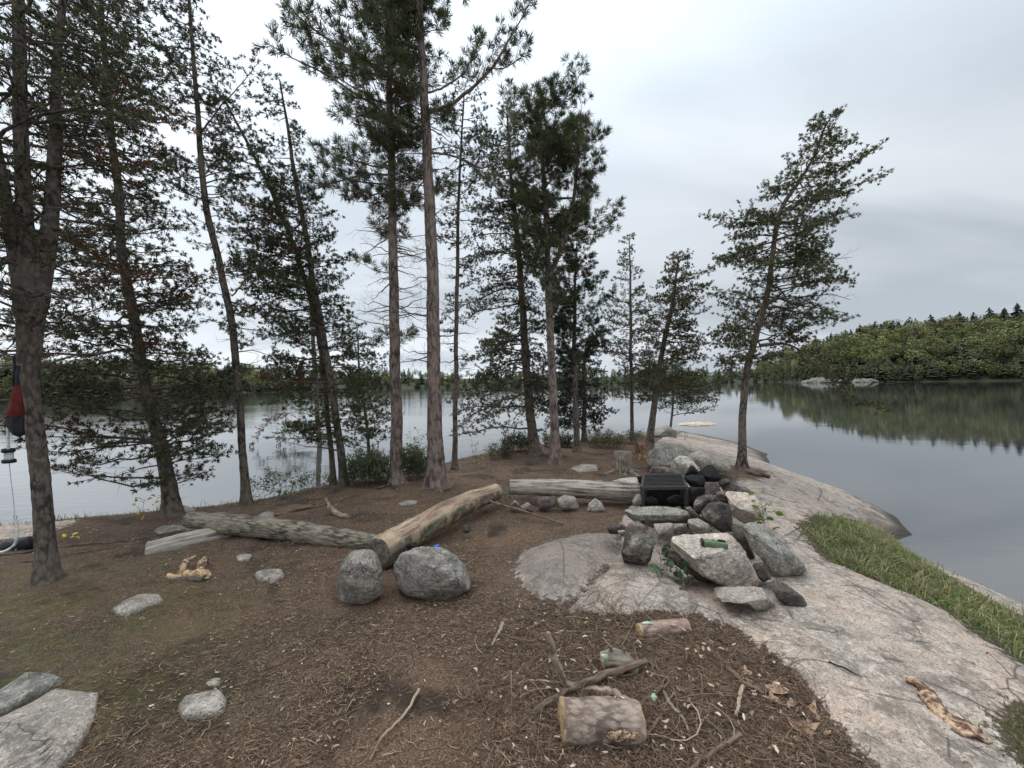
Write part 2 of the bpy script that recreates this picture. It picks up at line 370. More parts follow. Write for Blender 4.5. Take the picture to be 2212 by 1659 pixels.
pit = T.noise(T.mapv(v, (1, .6, 1)), 30, 5, .8); r_c = T.mix(T.ramp(pit, [(.62, 0.), (.68, .6)]), r_c, (.07, .062, .055))
r_c = T.mix(T.ramp(T.noise(v, 17, 5, .75), [(.58, 0.), (.66, .6)]), r_c, (.50, .45, .39))
sepz = T.n('ShaderNodeSeparateXYZ'); T.l(v, sepz.inputs[0])
mk = T.n('ShaderNodeSeparateXYZ'); T.l(T.attr('mask'), mk.inputs[0])
m2 = T.n('ShaderNodeSeparateXYZ'); T.l(T.attr('mask2'), m2.inputs[0])
# lower rock: browner and darker lichen belt, dark wet line at the water
belt = T.math('ADD', T.math('MULTIPLY', T.noise(v, 2.5, 5, .7), .8), T.math('MULTIPLY', sepz.outputs[2], -.75))
r_c = T.mix(T.ramp(belt, [(-.0, 0.), (.12, .0), (.30, .72)]), r_c, (.10, .083, .066))
r_c = T.mix(T.ramp(T.math('ADD', sepz.outputs[2], T.math('MULTIPLY', T.noise(v, 5, 3), .06)), [(.09, .85), (.17, 0.)]), r_c, (.035, .03, .026))
moss = T.mix(T.ramp(T.noise(v, 14, 5, .7), [(.35, 0.), (.65, 1.)]), (.045, .05, .016), (.15, .14, .045))
soil = T.mix(T.math('MULTIPLY', mk.outputs[1], T.ramp(T.noise(v, 3.5, 5, .7), [(.38, .1), (.56, .85)])), s_c, moss)
soil = T.mix(T.math('MULTIPLY', mk.outputs[2], .8), soil, (.045, .055, .018))
soil = T.mix(T.math('MULTIPLY', m2.outputs[0], .85), soil, (.016, .013, .011))
mn = T.math('ADD', mk.outputs[0], T.math('MULTIPLY', T.math('SUBTRACT', T.noise(v, 22, 6, .75), .5), 1.3))
RM = T.ramp(mn, [(.44, 0.), (.56, 1.)])
scat = T.ramp(T.noise(v, 48, 5, .8), [(.60, 0.), (.66, .8)])
near = T.ramp(mk.outputs[0], [(.55, 1.), (1., .12)])
fin = T.mix(RM, soil, T.mix(T.math('MULTIPLY', scat, near), r_c, (.075, .05, .036)))
fin = T.mix(T.math('MULTIPLY', m2.outputs[1], .55), fin, (.135, .115, .10))
T.col(fin)
hh = T.mix(RM, T.math('ADD', T.math('MULTIPLY', s_mid, 1.2), s_f), T.math('ADD', r_mid, T.math('MULTIPLY', r_f, .25)))
T.bump(hh, .8, .035)
M['ground'] = T.m
def barkmat(name, c1, c2, sx=9, sz=.28, lich=0.0, strength=.9):
    T = NT(name); v = T.attr('cyl'); mv = T.mapv(v, (1, 1, sz))
    e = T.vor(mv, sx * 3.0, 'F1'); nz = T.noise(mv, sx * 4, 8, .8, .3); lo = T.noise(v, 4, 3)
    h = T.math('SUBTRACT', nz, T.math('MULTIPLY', e, .5))
    c = T.mix(T.ramp(h, [(.16, 0.), (.34, 1.)]), c2, c1); c = T.mix(T.ramp(lo, [(.35, 0.), (.65, .6)]), c, sc(c1, 1.35))
    if lich: c = T.mix(T.ramp(T.noise(v, 16, 5, .7), [(.60, 0.), (.66, lich)]), c, (.22, .25, .20))
    T.col(c); T.bump(h, strength, .03); return T.m
M['bark_red'] = barkmat('red_pine_bark', (.24, .185, .155), (.05, .038, .032), 9, .3)
M['bark_jack'] = barkmat('jack_pine_bark', (.16, .13, .105), (.03, .025, .02), 12, .35, lich=.35)
M['bark_lichen'] = barkmat('lichened_pine_bark', (.17, .138, .115), (.03, .025, .02), 12, .4, lich=.8)
M['bark_rust'] = barkmat('reddish_pine_bark', (.165, .125, .10), (.035, .026, .022), 10, .35)
M['log_grey'] = barkmat('grey_log', (.29, .25, .19), (.07, .056, .040), 14, .22, lich=.5, strength=.9)
M['log_weathered'] = barkmat('weathered_log', (.44, .375, .31), (.10, .078, .06), 12, .06, strength=.9)
M['log_pale'] = barkmat('pale_log', (.36, .33, .285), (.12, .10, .08), 10, .09, strength=.6)
M['pink_bark'] = barkmat('pinkish_bark', (.42, .30, .25), (.12, .075, .058), 12, .4, lich=.3)
M['flaky_bark'] = barkmat('flaky_pine_bark', (.44, .345, .28), (.10, .068, .05), 12, .55, lich=.25)
M['stick'] = barkmat('stick_bark', (.25, .175, .125), (.07, .048, .036), 22, .2)
M['stick_pale'] = barkmat('pale_stick', (.48, .38, .28), (.18, .125, .09), 22, .15, lich=.4)
M['char'] = barkmat('charred_wood', (.03, .028, .026), (.008, .008, .008), 12, .3)
def woodmat(name, c1, c2, rings=True):
    T = NT(name); v = T.attr('cyl'); 
    n = T.noise(v, 14 if rings else 22, 6, .75, .3); c = T.mix(T.ramp(n, [(.44, 0.), (.56, 1.)]), c2, c1)
    if rings:
        w = T.n('ShaderNodeTexWave', wave_type='RINGS', rings_direction='Z'); T.l(v, w.inputs[0]); w.inputs['Scale'].default_value = 26; w.inputs['Distortion'].default_value = 1.5
        c = T.mix(T.math('MULTIPLY', w.outputs[1], .35), c, sc(c2, .7))
    T.col(c); T.bump(n, .4, .01); return T.m
M['cut'] = woodmat('cut_wood', (.50, .37, .22), (.30, .19, .10)); M['cut_grey'] = woodmat('old_cut_wood', (.21, .18, .145), (.09, .075, .06))
M['fresh'] = woodmat('fresh_split_wood', (.56, .38, .22), (.24, .14, .075), False)
M['orange_wood'] = woodmat('peeled_wood', (.50, .35, .23), (.09, .05, .032), False)
# peeled log: bark on the sides, peeled orange-brown top
T = NT('peeled_log'); v = T.attr('cyl'); g = T.n('ShaderNodeNewGeometry'); sg = T.n('ShaderNodeSeparateXYZ'); tm = T.attr('tint'); T.l(tm, sg.inputs[0])
nn = T.noise(T.mapv(v, (1, 1, .25)), 12, 6, .7); n2 = T.noise(T.mapv(v, (1, 1, .12)), 26, 5, .7)
top = T.mix(T.ramp(nn, [(.35, 0.), (.65, 1.)]), (.19, .125, .085), (.46, .345, .235)); top = T.mix(T.ramp(n2, [(.5, 0.), (.62, .7)]), top, (.10, .06, .045))
side = T.mix(T.ramp(nn, [(.4, 0.), (.6, 1.)]), (.07, .062, .045), (.185, .165, .12)); side = T.mix(T.ramp(T.noise(v, 6, 5, .7), [(.52, 0.), (.56, 1.)]), side, (.27, .21, .14))
f = T.math('ADD', sg.outputs[0], T.math('MULTIPLY', T.noise(v, 5, 5, .7), .7)); f = T.ramp(f, [(.90, 0.), (1.0, 1.)])
T.col(T.mix(f, side, top)); T.bump(n2, .5, .012); M['peeled_log'] = T.m
def leafmat(name, tr=.25, rough=.6):
    T = NT(name); c = T.attr('tint', 'Color'); T.col(c); T.b.inputs['Roughness'].default_value = rough
    if tr:
        t = T.n('ShaderNodeBsdfTranslucent'); T.l(c, t.inputs[0]); mxs = T.n('ShaderNodeMixShader'); mxs.inputs[0].default_value = tr
        T.l(T.b.outputs[0], mxs.inputs[1]); T.l(t.outputs[0], mxs.inputs[2]); T.l(mxs.outputs[0], T.out.inputs[0])
    return T.m
M['needles'] = leafmat('pine_needles', .25); M['leaf'] = leafmat('broad_leaves', .35, .5); M['litter'] = leafmat('forest_litter', 0, .8)
M['far'] = leafmat('far_foliage', .1, .9)
def plain(name, c, rough=.6, metal=0, bump=0, bs=40):
    T = NT(name); v = T.obj(); n = T.noise(v, bs, 4, .6); T.col(T.mix(T.ramp(n, [(.3, 0.), (.7, 1.)]), sc(c, .6), sc(c, 1.3)))
    T.b.inputs['Roughness'].default_value = rough; T.b.inputs['Metallic'].default_value = metal
    if bump: T.bump(n, bump, .004)
    return T.m
M['iron'] = plain('sooty_iron', (.07, .068, .066), .55, .6, .4, 60)
M['green'] = plain('olive_green_plastic', (.11, .16, .085), .5); M['black'] = plain('black_plastic', (.015, .016, .018), .4)
M['red'] = plain('red_nylon', (.10, .012, .010), .8, 0, .6, 14); M['blacknylon'] = plain('black_nylon', (.015, .015, .02), .6, 0, .3, 25)
M['white'] = plain('white_hose', (.62, .62, .60), .4); M['clear'] = plain('pale_filter', (.45, .47, .50), .3); M['blue'] = plain('blue_plastic', (.05, .14, .5), .4)
M['lichen'] = plain('pale_green_lichen', (.42, .50, .36), .9, 0, .8, 60)
M['rot'] = woodmat('rotten_orange_wood', (.27, .155, .085), (.09, .05, .03), False)
M['outcrop'] = plain('outcrop_rock', (.15, .14, .125), .9, 0, .6, .35)
M['hill'] = plain('forest_floor', (.035, .04, .02), .9)
T = NT('lake_water'); tcw = T.n('ShaderNodeTexCoord'); v = tcw.outputs['Object']; T.col((.035, .036, .034)); T.b.inputs['Roughness'].default_value = .03
T.b.inputs['IOR'].default_value = 2.9; T.b.inputs['Specular IOR Level'].default_value = .5
sx = T.n('ShaderNodeSeparateXYZ'); T.l(v, sx.inputs[0])
lefty = T.ramp(T.math('ADD', T.math('MULTIPLY', T.math('DIVIDE', sx.outputs[0], T.math('ADD', sx.outputs[1], 6.0)), -1.3), .55), [(.0, .02), (.30, .03), (.75, .10)])
w1 = T.noise(T.mapv(v, (.7, 1.6, 1)), 2.6, 3, .5); w2 = T.noise(T.mapv(v, (.5, 1.0, 1)), .55, 2, .5)
patch = T.ramp(T.noise(T.mapv(v, (.03, .09, 1)), 1, 3), [(.35, .35), (.65, 1.)])
bn = T.n('ShaderNodeBump'); T.l(T.math('ADD', w1, T.math('MULTIPLY', w2, 2.0)), bn.inputs['Height']); bn.inputs['Distance'].default_value = .12
T.l(T.math('MULTIPLY', lefty, patch), bn.inputs['Strength']); T.l(bn.outputs[0], T.b.inputs['Normal'])
M['water'] = T.m
def jit(base, n, s=.25):
    k = 1 + s * rng.normal(size=(n, 1)); return np.clip(np.array(base) * np.clip(k, .35, 2.2) * (1 + .12 * rng.normal(size=(n, 3))), 0.003, 1)
# ---------------------------------------------------------------- ground, water, far land
def build_ground():
    def axis(lo, hi, n, k):
        a, b = math.asinh(lo / k), math.asinh(hi / k); return k * np.sinh(np.linspace(a, b, n))
    xs = axis(-36, 26, 760, 3.2); ys = axis(-3.2 - 26, 28 - 3.2, 760, 3.2) + 3.2
    X, Y = np.meshgrid(xs, ys); P = np.c_[X.ravel(), Y.ravel()]; z = ground_z(P); bare, moss_, grass, dome = masks(P)
    fp = np.array([PY(*c7(760, 640), 4.5)[:2]]); d = np.hypot(*(P - fp[0]).T); ash = np.clip(1.5 - d / .42, 0, 1)
    n = len(xs); i = np.arange(len(ys) - 1)[:, None] * n; j = np.arange(n - 1)[None]
    f = np.stack([i + j, i + j + 1, i + n + j + 1, i + n + j], 2).reshape(-1, 4)
    zf = z[f]; f = f[zf.max(1) > -1.9]
    mb = MB(); mb.add(np.c_[P, z], f, 0, mask=np.c_[bare * (1 - ash), moss_, grass], mask2=np.c_[ash, dome, dome * 0])
    o = mb.build('ground', M['ground']); tag(o, kind='structure')
build_ground()
mb = MB(); R_ = 4000
mb.add([(-R_, -R_, 0), (R_, -R_, 0), (R_, R_, 0), (-R_, R_, 0)], [(0, 1, 2, 3)]); tag(mb.build('water', M['water'], smooth=False), kind='structure')
mb = MB(); mb.add([(-60, -60, -2.1), (60, -60, -2.1), (60, 60, -2.1), (-60, 60, -2.1)], [(0, 1, 2, 3)]); tag(mb.build('lake_bed', M['granite_dark'], smooth=False), kind='structure')

def conifer_t(nl, seed):
    r = np.random.default_rng(seed); V = []; Fc = []; n = 0
    for i in range(nl):
        t = (i + r.random()) / nl; z = .12 + .88 * t; rad = .24 * (1 - t) ** .8 * (.7 + .6 * r.random()) + .02
        for k in range(5):
            a = r.random() * 6.283; wd = .30 + .2 * r.random(); d = np.array([math.cos(a), math.sin(a), 0]); s = np.array([-d[1], d[0], 0])
            tip = d * rad + [0, 0, z - .05 - .03 * r.random()]
            V += [np.array([0, 0, z + .02]) , tip + s * rad * wd, tip + s * -rad * wd, tip * [1.12, 1.12, 1] - [0, 0, .03]]; Fc += [(n, n + 1, n + 3), (n, n + 3, n + 2)]; n += 4
    return np.array(V), np.array(Fc)
def decid_t(nl, seed):
    r = np.random.default_rng(seed); c = nrm(r.normal(size=(9, 3))) * [.19, .19, .2] + [0, 0, .66]
    k = c[r.integers(0, 9, nl)]; p = k + nrm(r.normal(size=(nl, 3))) * .15 * (.75 + .35 * r.random((nl, 1)))
    u = nrm(r.normal(size=(nl, 3))); w = nrm(np.cross(u, r.normal(size=(nl, 3)))); s = .026 + .026 * r.random((nl, 1))
    V = np.stack([p - u * s, p + w * s, p + u * s * 1.1], 1).reshape(-1, 3); return V, np.arange(len(V)).reshape(-1, 3)
CT = [conifer_t(16, i) for i in range(4)]; DT = [decid_t(260, i + 9) for i in range(4)]
def shoreD(px): return np.interp(px, [-1500, -300, 0, 300, 500, 700, 900, 1300, 1560, 1640, 1690, 1730, 1800, 1900, 2212, 2700, 3600], [95, 140, 158, 180, 230, 330, 430, 520, 520, 500, 400, 300, 262, 245, 212, 180, 150])
def topY(px): return np.interp(px, [-1500, 0, 300, 500, 700, 900, 1100, 1560, 1640, 1700, 1760, 1830, 1900, 2000, 2100, 2212, 2700, 3600], [760, 778, 781, 787, 794, 800, 802, 795, 780, 752, 737, 712, 700, 694, 686, 676, 660, 650])
def farpos(px, dep):
    D = shoreD(px); a = (px - CX) / F; Y = D + dep; return np.stack([a * Y, Y], -1)
def farz(px, dep):
    D = shoreD(px); hor = CY - (px - CX) * math.tan(ROLL); th = np.where(px > 1690, 9, 11)
    H = np.maximum((hor - topY(px)) / F * (D + 75) + CAMZ - th, 1.5); t = np.clip(dep / 75, 0, 1.3)
    sh = np.where(px > 1690, np.minimum(t, 1) ** .75, np.minimum(t, 1) ** .9)
    return np.where(dep < 0, dep * .2, .25 + H * sh)
def farland(name, p0, p1):
    pxs = np.linspace(p0, p1, 240); dp = np.r_[-6, 0, 2, 5, 10, 18, 28, 40, 55, 75, 110, 160]; A, B = np.meshgrid(pxs, dp)
    xy = farpos(A.ravel(), B.ravel()); z = farz(A.ravel(), B.ravel()) + np.where(B.ravel() > 1, .5 * noise(np.c_[xy * .08, np.zeros(xy.shape[0])]), 0)
    n = len(pxs); i = np.arange(len(dp) - 1)[:, None] * n; j = np.arange(n - 1)[None]
    f = np.stack([i + j, i + j + 1, i + n + j + 1, i + n + j], 2).reshape(-1, 4); mb = MB(); mb.add(np.c_[xy, z], f)
    tag(mb.build(name, M['hill']), kind='structure')
farland('far_shore', -1500, 1660); farland('hill', 1655, 3600)
def forest(name, label, p0, p1, n, conf_fn, tall, maxdep=85):
    mb = MB(); px = rng.uniform(p0, p1, n); 
    dep = maxdep * rng.random(n) ** 1.15; dep[: n // 5] = rng.uniform(.5, 6, n // 5)
    xy = farpos(px, dep); z = farz(px, dep)
    for i in range(n):
        con = rng.random() < conf_fn(px[i], dep[i]); h = tall * rng.uniform(.55, 1.22)
        if dep[i] < 7: h *= .72
        V, f = (CT if con else DT)[rng.integers(4)]; a = rng.uniform(0, 6.28); c_, s_ = math.cos(a), math.sin(a)
        wd = rng.uniform(.9, 1.25) * (1.0 if con else rng.uniform(.95, 1.3))
        v = np.c_[(V[:, 0] * c_ - V[:, 1] * s_) * h * wd, (V[:, 0] * s_ + V[:, 1] * c_) * h * wd, V[:, 2] * h * (1 if con else .95)] + [xy[i, 0], xy[i, 1], z[i] - .5]
        if con: base = np.array((.056, .066, .036)) * rng.uniform(.7, 1.5)
        else:
            k = rng.random(); base = np.array((.15, .165, .07) if k < .45 else (.20, .205, .085) if k < .66 else (.17, .18, .06) if k < .88 else (.16, .125, .055) if k < .91 else (.09, .13, .045)) * rng.uniform(.5, 1.25)
        t = np.repeat(jit(base, len(f), .22), 3, 0) if not con else jit(base, len(V), .15)
        mb.add(v, f, 0, tint=t)
    tag(mb.build(name, M['far'], smooth=False), label, 'forest', kind='stuff')
forest('far_forest', 'mixed green forest along the far lake shore seen between the pine trunks', -1300, 1665, 1500, lambda p, d: .75 if d < 8 else .45, 13)
forest('hill_forest', 'mixed green and autumn forest covering the hill across the water at right', 1645, 3000, 1700, lambda p, d: .85 if d < 9 else (.6 if d > 66 else .25), 12.5)
# skyline pines standing above the ridge
RL = ['%s dark pine along the ridge skyline of the hill, counted from its left end' % w for w in ('first', 'second', 'third', 'fourth', 'fifth', 'sixth', 'seventh', 'eighth', 'ninth', 'tenth', 'eleventh')]
CP = [conifer_t(20, 40 + i) for i in range(4)]
ridge = [(1828, 8), (1868, 7), (1905, 8), (1960, 9), (2013, 12), (2045, 9), (2075, 12), (2105, 11), (2140, 13), (2172, 12), (2200, 14)]
for k, (p, hgt) in enumerate(ridge):
    xy = farpos(np.array(float(p)), np.array(74.)); z = float(farz(np.array(float(p)), np.array(74.)))
    root = empty('ridge_pine', (xy[0], xy[1], z), RL[k], 'tree', 'skyline pines on the ridge')
    mb = MB(); tube(mb, [(xy[0], xy[1], z - .5), (xy[0], xy[1], z + hgt * 1.15)], [.25, .06], 6); mb.build('trunk', M['bark_jack'], root, origin=(xy[0], xy[1], z))
    V, f = CP[k % 4]; mb = MB(); mb.add(V * [hgt * 1.45, hgt * 1.45, hgt * 1.25] + [xy[0], xy[1], z - .2], f, 0, tint=jit((.022, .036, .02), len(V), .2)); mb.build('crown', M['far'], root, smooth=False, origin=(xy[0], xy[1], z))

# ---------------------------------------------------------------- stones
def star(outline, th):
    P = np.array(outline, float); c = P.mean(0); Q = P - c; n = len(Q); r = np.zeros(len(th))
    for k, t in enumerate(th):
        d = np.array([math.cos(t), math.sin(t)]); best = 0
        for i in range(n):
            a, b = Q[i], Q[(i + 1) % n]; e = b - a; den = d[0] * e[1] - d[1] * e[0]
            if abs(den) < 1e-12: continue
            s = (a[0] * e[1] - a[1] * e[0]) / den; u = (a[0] * d[1] - a[1] * d[0]) / den
            if s > 0 and -1e-6 <= u <= 1 + 1e-6: best = max(best, s)
        r[k] = best if best > 0 else np.linalg.norm(Q, axis=1).mean()
    return c, r
TH = np.linspace(-math.pi, math.pi, 97)
def orock(name, label, outline, Y, thick, mat, cuts=(), nf=5, seed=0, lvl=4, rough=.045, group=None, cat='rock', sq=.75, conv=None, parent=None):
    if conv: outline = [conv(*p) for p in outline]
    r = np.random.default_rng(seed + 100); c, rr = star(outline, -TH); rr = np.minimum(rr, 1e5)
    C = PY(c[0], c[1], Y); e3 = nrm(ray(c[0], c[1])); e1 = nrm(np.cross(e3, UP)); e2 = np.cross(e1, e3)
    k = Y / F; V, f = ico(lvl); th = np.arctan2(V[:, 1], V[:, 0]); rho = np.hypot(V[:, 0], V[:, 1])
    rad = np.interp(th, TH, rr) * k; size = rr.mean() * k
    # px distortion away from the optical axis is undone approximately by using the true ray plane
    dx = rad * rho ** sq * np.cos(th); dy = rad * rho ** sq * np.sin(th)
    asp = np.array([1, 1]); el = e3[1]
    p = dx[:, None] * (RIGHT) + dy[:, None] * UP; p = p - e3 * (p @ e3)[:, None] * 1.0 if False else p
    # lay the contour in the vertical image plane, then slide along each view ray to tilt it to face the camera
    p = p + e3 * (thick * np.sign(V[:, 2]) * np.abs(V[:, 2]) ** .8)[:, None]
    tilt = -(p @ UP)[:, None] * 0 
    for n_, fr in cuts:
        n_ = nrm(n_); s = p @ n_; ex = np.maximum(s - fr * s.max(), 0); p = p - n_ * ex[:, None] * .93
    for _ in range(nf):
        n_ = nrm(r.normal(size=3))
        if n_ @ e3 > 0: n_ = -n_
        if abs(n_ @ e3) < .3: continue
        s = p @ n_; ex = np.maximum(s - r.uniform(.68, .92) * s.max(), 0); p = p - n_ * ex[:, None] * .9
    q = p / size; nn = fbm(q * 1.6 + seed * 7.1, 4, .55); p = p + nrm(p) * (nn * rough * 2.2 * size)[:, None]
    fn = fbm(q * 9 + seed, 3); p = p + nrm(p) * (fn * .022 * size)[:, None]; sh = np.abs(fbm(q * np.array([1.5, 1.5, 4]) + seed * 3.1, 4)); p = p - nrm(p) * (np.clip(.12 - sh, 0, 1) * .30 * size)[:, None]
    mb = MB(); mb.add(p + C, f); o = mb.build(name, mat, parent, origin=C)
    if parent is None: tag(o, label, cat, group)
    return o
def gslab(name, label, outline, h, mat, seed=0, lvl=4, group=None, cat='rock', rough=.03, flat=.6):
    G = np.array([hit(*p) for p in outline]); c, rr = star(G[:, :2], TH); V, f = ico(lvl)
    th = np.arctan2(V[:, 1], V[:, 0]); rho = np.hypot(V[:, 0], V[:, 1]); rad = np.interp(th, TH, rr); size = rr.mean()
    x = rad * rho ** flat * np.cos(th); y = rad * rho ** flat * np.sin(th); zc = G[:, 2].mean()
    p = np.c_[x, y, h * np.sign(V[:, 2]) * np.abs(V[:, 2]) ** .6]
    p += nrm(p + 1e-9) * (fbm(p / size * 1.8 + seed * 5.3, 4) * rough * 2 * size)[:, None]
    p[:, 2] += (fbm(p / size * 5 + seed, 3) * rough * .5 * size)
    C = np.array([c[0], c[1], zc]); mb = MB(); mb.add(p + C, f); return tag(mb.build(name, mat, origin=C), label, cat, group)
FR = 'stones of the fire ring'
U = (0, -.25, 1)
orock('flat_stone', 'long flat grey stone laid as the front shelf of the fireplace below the grate', [(335, 680), (480, 640), (620, 632), (800, 655), (900, 690), (925, 740), (890, 780), (800, 782), (600, 778), (430, 778), (360, 730)], 4.0, .17, M['granite_grey'], [((0, -.12, 1), .25), ((0, -1, -.1), .7)], 3, 1, 5, .03, FR, conv=c7, sq=.6)
orock('standing_stone', 'upright dark-bottomed stone propping the left end of the long flat stone', [(385, 790), (480, 790), (600, 830), (660, 930), (610, 1000), (580, 1120), (520, 1165), (430, 1185), (350, 1150), (325, 1060), (350, 930), (365, 830)], 3.36, .17, M['half_soot'], [((-.2, -.6, .8), .6)], 5, 12, 5, .04, FR, conv=c7)
orock('wedge_stone', 'small square grey stone wedged under the right half of the long flat stone', [(765, 800), (895, 800), (892, 865), (785, 882)], 3.8, .09, M['granite'], [], 4, 3, 4, .03, FR, conv=c7)
orock('pale_stone', 'pale weathered stone in the shadow under the middle of the long flat stone', [(600, 800), (770, 790), (780, 890), (720, 950), (640, 930)], 3.68, .12, M['granite'], [], 4, 4, 4, .03, FR, conv=c7)
orock('wedge_stone', 'small pointed pale stone resting on the pink slab below the sooty boulder', [(905, 760), (990, 752), (1060, 790), (1122, 855), (1090, 887), (990, 892), (930, 860), (898, 800)], 3.62, .10, M['granite'], [((.1, -.5, .8), .6)], 4, 5, 4, .03, FR, conv=c7)
orock('slab_stone', 'largest pinkish slab of the fireplace with a green tool lying on its top', [(745, 900), (900, 880), (1100, 870), (1250, 880), (1330, 940), (1400, 1040), (1450, 1150), (1530, 1310), (1480, 1370), (1350, 1398), (1220, 1350), (1050, 1270), (930, 1180), (800, 1080), (745, 990)], 3.04, .26, M['granite_pink'], [((-.12, -.35, .93), .50), ((.15, -1, -.05), .62)], 3, 6, 5, .03, FR, conv=c7, sq=.62)
orock('slab_stone', 'thin cracked whitish slab lying on the bedrock beneath the largest pinkish slab', [(1085, 1345), (1300, 1350), (1480, 1340), (1560, 1360), (1600, 1430), (1665, 1500), (1600, 1560), (1500, 1572), (1440, 1515), (1300, 1495), (1180, 1460), (1110, 1410)], 2.76, .20, M['granite'], [((0, -.2, 1), .45)], 4, 7, 5, .05, FR, conv=c7)
orock('long_stone', 'long speckled grey stone leaning down the right side of the fireplace', [(1352, 830), (1430, 775), (1530, 768), (1600, 830), (1750, 980), (1880, 1110), (1940, 1190), (1900, 1250), (1750, 1303), (1640, 1270), (1560, 1130), (1450, 1010), (1400, 900)], 3.28, .20, M['granite_grey'], [((.35, -.5, .8), .45), ((-.6, -.8, 0), .6)], 2, 8, 5, .03, FR, conv=c7, sq=.6)
orock('dark_stone', 'small blackish block wedged between the pinkish slab and the long speckled stone', [(1475, 1145), (1560, 1128), (1600, 1220), (1632, 1280), (1560, 1315), (1520, 1280), (1465, 1200)], 3.04, .10, M['granite_dark'], [], 5, 9, 4, .03, FR, conv=c7)
orock('slab_stone', 'dark tapering slab lying lowest at the right foot of the fireplace', [(1600, 1310), (1680, 1278), (1780, 1340), (1900, 1430), (1957, 1530), (1900, 1558), (1780, 1520), (1680, 1450)], 2.80, .12, M['granite_dark'], [((.2, -.5, .85), .5)], 3, 10, 5, .02, FR, conv=c7, sq=.6)
orock('sooty_stone', 'rounded boulder with pale top and soot-black front to the right of the grate', [(1020, 700), (1080, 625), (1180, 605), (1250, 630), (1290, 700), (1298, 870), (1200, 878), (1120, 830), (1040, 770)], 3.85, .18, M['half_soot'], [((0, -1, .1), .75)], 4, 11, 5, .03, FR, conv=c7)
orock('pale_boulder', 'large squarish pale stone at the top right of the fireplace', [(1235, 515), (1400, 525), (1490, 550), (1530, 640), (1532, 770), (1400, 808), (1300, 740), (1262, 640)], 4.15, .24, M['granite_pink'], [((.1, -.5, .8), .5)], 3, 13, 5, .025, FR, conv=c7, sq=.6)
orock('brown_stone', 'brown stone squeezed against the left side of the squarish pale stone', [(1140, 520), (1240, 515), (1272, 640), (1240, 650), (1190, 610), (1150, 570)], 4.3, .12, M['brown_rock'], [], 4, 14, 4, .03, FR, conv=c7)
orock('sooty_stone', 'tan stone with a smoke-blackened right half just right of the grate opening', [(948, 640), (980, 565), (1080, 538), (1150, 560), (1195, 605), (1100, 640), (1040, 700), (1000, 725), (960, 690)], 4.1, .15, M['half_soot'], [], 5, 16, 4, .03, FR, conv=c7)
orock('tan_block', 'squarish tan block standing below the black peaked stone', [(1052, 440), (1165, 438), (1195, 525), (1150, 552), (1100, 556), (1046, 545)], 4.5, .12, M['brown_rock'], [((0, -1, .1), .6)], 3, 15, 4, .025, FR, conv=c7, sq=.5)
orock('black_stone', 'broad soot-black stone topmost at the back right of the fireplace', [(995, 350), (1080, 283), (1120, 290), (1170, 350), (1197, 410), (1150, 442), (1060, 435)], 4.85, .17, M['soot'], [((.3, -.7, .6), .55)], 5, 17, 4, .03, FR, conv=c7)
orock('black_stone', 'pointed soot-black stone standing up behind the right end of the grate', [(875, 375), (930, 288), (955, 298), (1000, 345), (1040, 385), (960, 410)], 4.8, .14, M['soot'], [], 6, 18, 4, .03, FR, conv=c7)
orock('black_stone', 'wide soot-black stone touching the right edge of the grate', [(868, 385), (940, 372), (1040, 378), (1062, 440), (1045, 530), (950, 500), (880, 425)], 4.62, .17, M['soot'], [], 5, 19, 4, .03, FR, conv=c7)
orock('black_stone', 'soot-black stone low in the pile, right of the front right grate leg', [(905, 480), (1050, 485), (1052, 640), (960, 665), (895, 640)], 4.45, .15, M['soot'], [], 5, 20, 4, .03, FR, conv=c7)
orock('small_stone', 'small half-black half-white stone beside the tan block at the back', [(1155, 455), (1210, 408), (1260, 408), (1285, 442), (1230, 460), (1180, 485)], 4.7, .08, M['half_soot'], [], 4, 21, 4, .03, FR, conv=c7)
orock('white_boulder', 'rounded whitish boulder standing behind the grate and black stones', [(745, 330), (770, 250), (830, 205), (900, 213), (960, 260), (1012, 335), (1000, 410), (870, 420), (770, 410)], 5.45, .28, M['granite_white'], [], 4, 22, 5, .03, FR, conv=c7)
orock('back_slab', 'low brown slab behind the squarish pale stone at the fireplace edge', [(1185, 465), (1300, 443), (1450, 508), (1468, 540), (1330, 560), (1220, 540)], 4.75, .22, M['brown_rock'], [], 4, 23, 4, .03, FR, conv=c7)
orock('black_stone', 'low black stone showing at the left rear corner of the grate', [(455, 390), (530, 374), (640, 380), (640, 440), (520, 480), (478, 450)], 4.95, .16, M['soot'], [], 4, 24, 4, .03, FR, conv=c7)
orock('black_stone', 'soot-black slab forming the back wall of the firebox under the grate', [(500, 395), (880, 392), (905, 620), (700, 650), (500, 630)], 5.02, .1, M['soot'], [], 3, 74, 4, .03, FR, conv=c7, sq=.5)
orthk = 0
orock('back_stone', 'low brown stone stretched behind the grate in front of the round boulders', [(580, 310), (700, 300), (800, 330), (862, 352), (862, 420), (600, 420), (560, 380)], 5.3, .2, M['brown_rock'], [], 4, 25, 4, .03, FR, conv=c7)
orock('small_stone', 'pale stone at the foot of the grate where the weathered log ends', [(418, 600), (460, 538), (505, 548), (510, 640), (430, 650)], 4.35, .12, M['granite'], [], 4, 26, 4, .03, FR, conv=c7)
orock('small_stone', 'dark little stone beside the left foot of the standing stone', [(190, 830), (330, 800), (370, 830), (360, 890), (220, 892)], 3.75, .1, M['granite_dark'], [], 4, 27, 4, .05, FR, conv=c7)
orock('small_stone', 'pale pebble-sized stone against the left flank of the standing stone', [(288, 862), (355, 852), (365, 900), (345, 918), (308, 900)], 3.6, .05, M['granite'], [], 3, 28, 3, .03, FR, conv=c7)
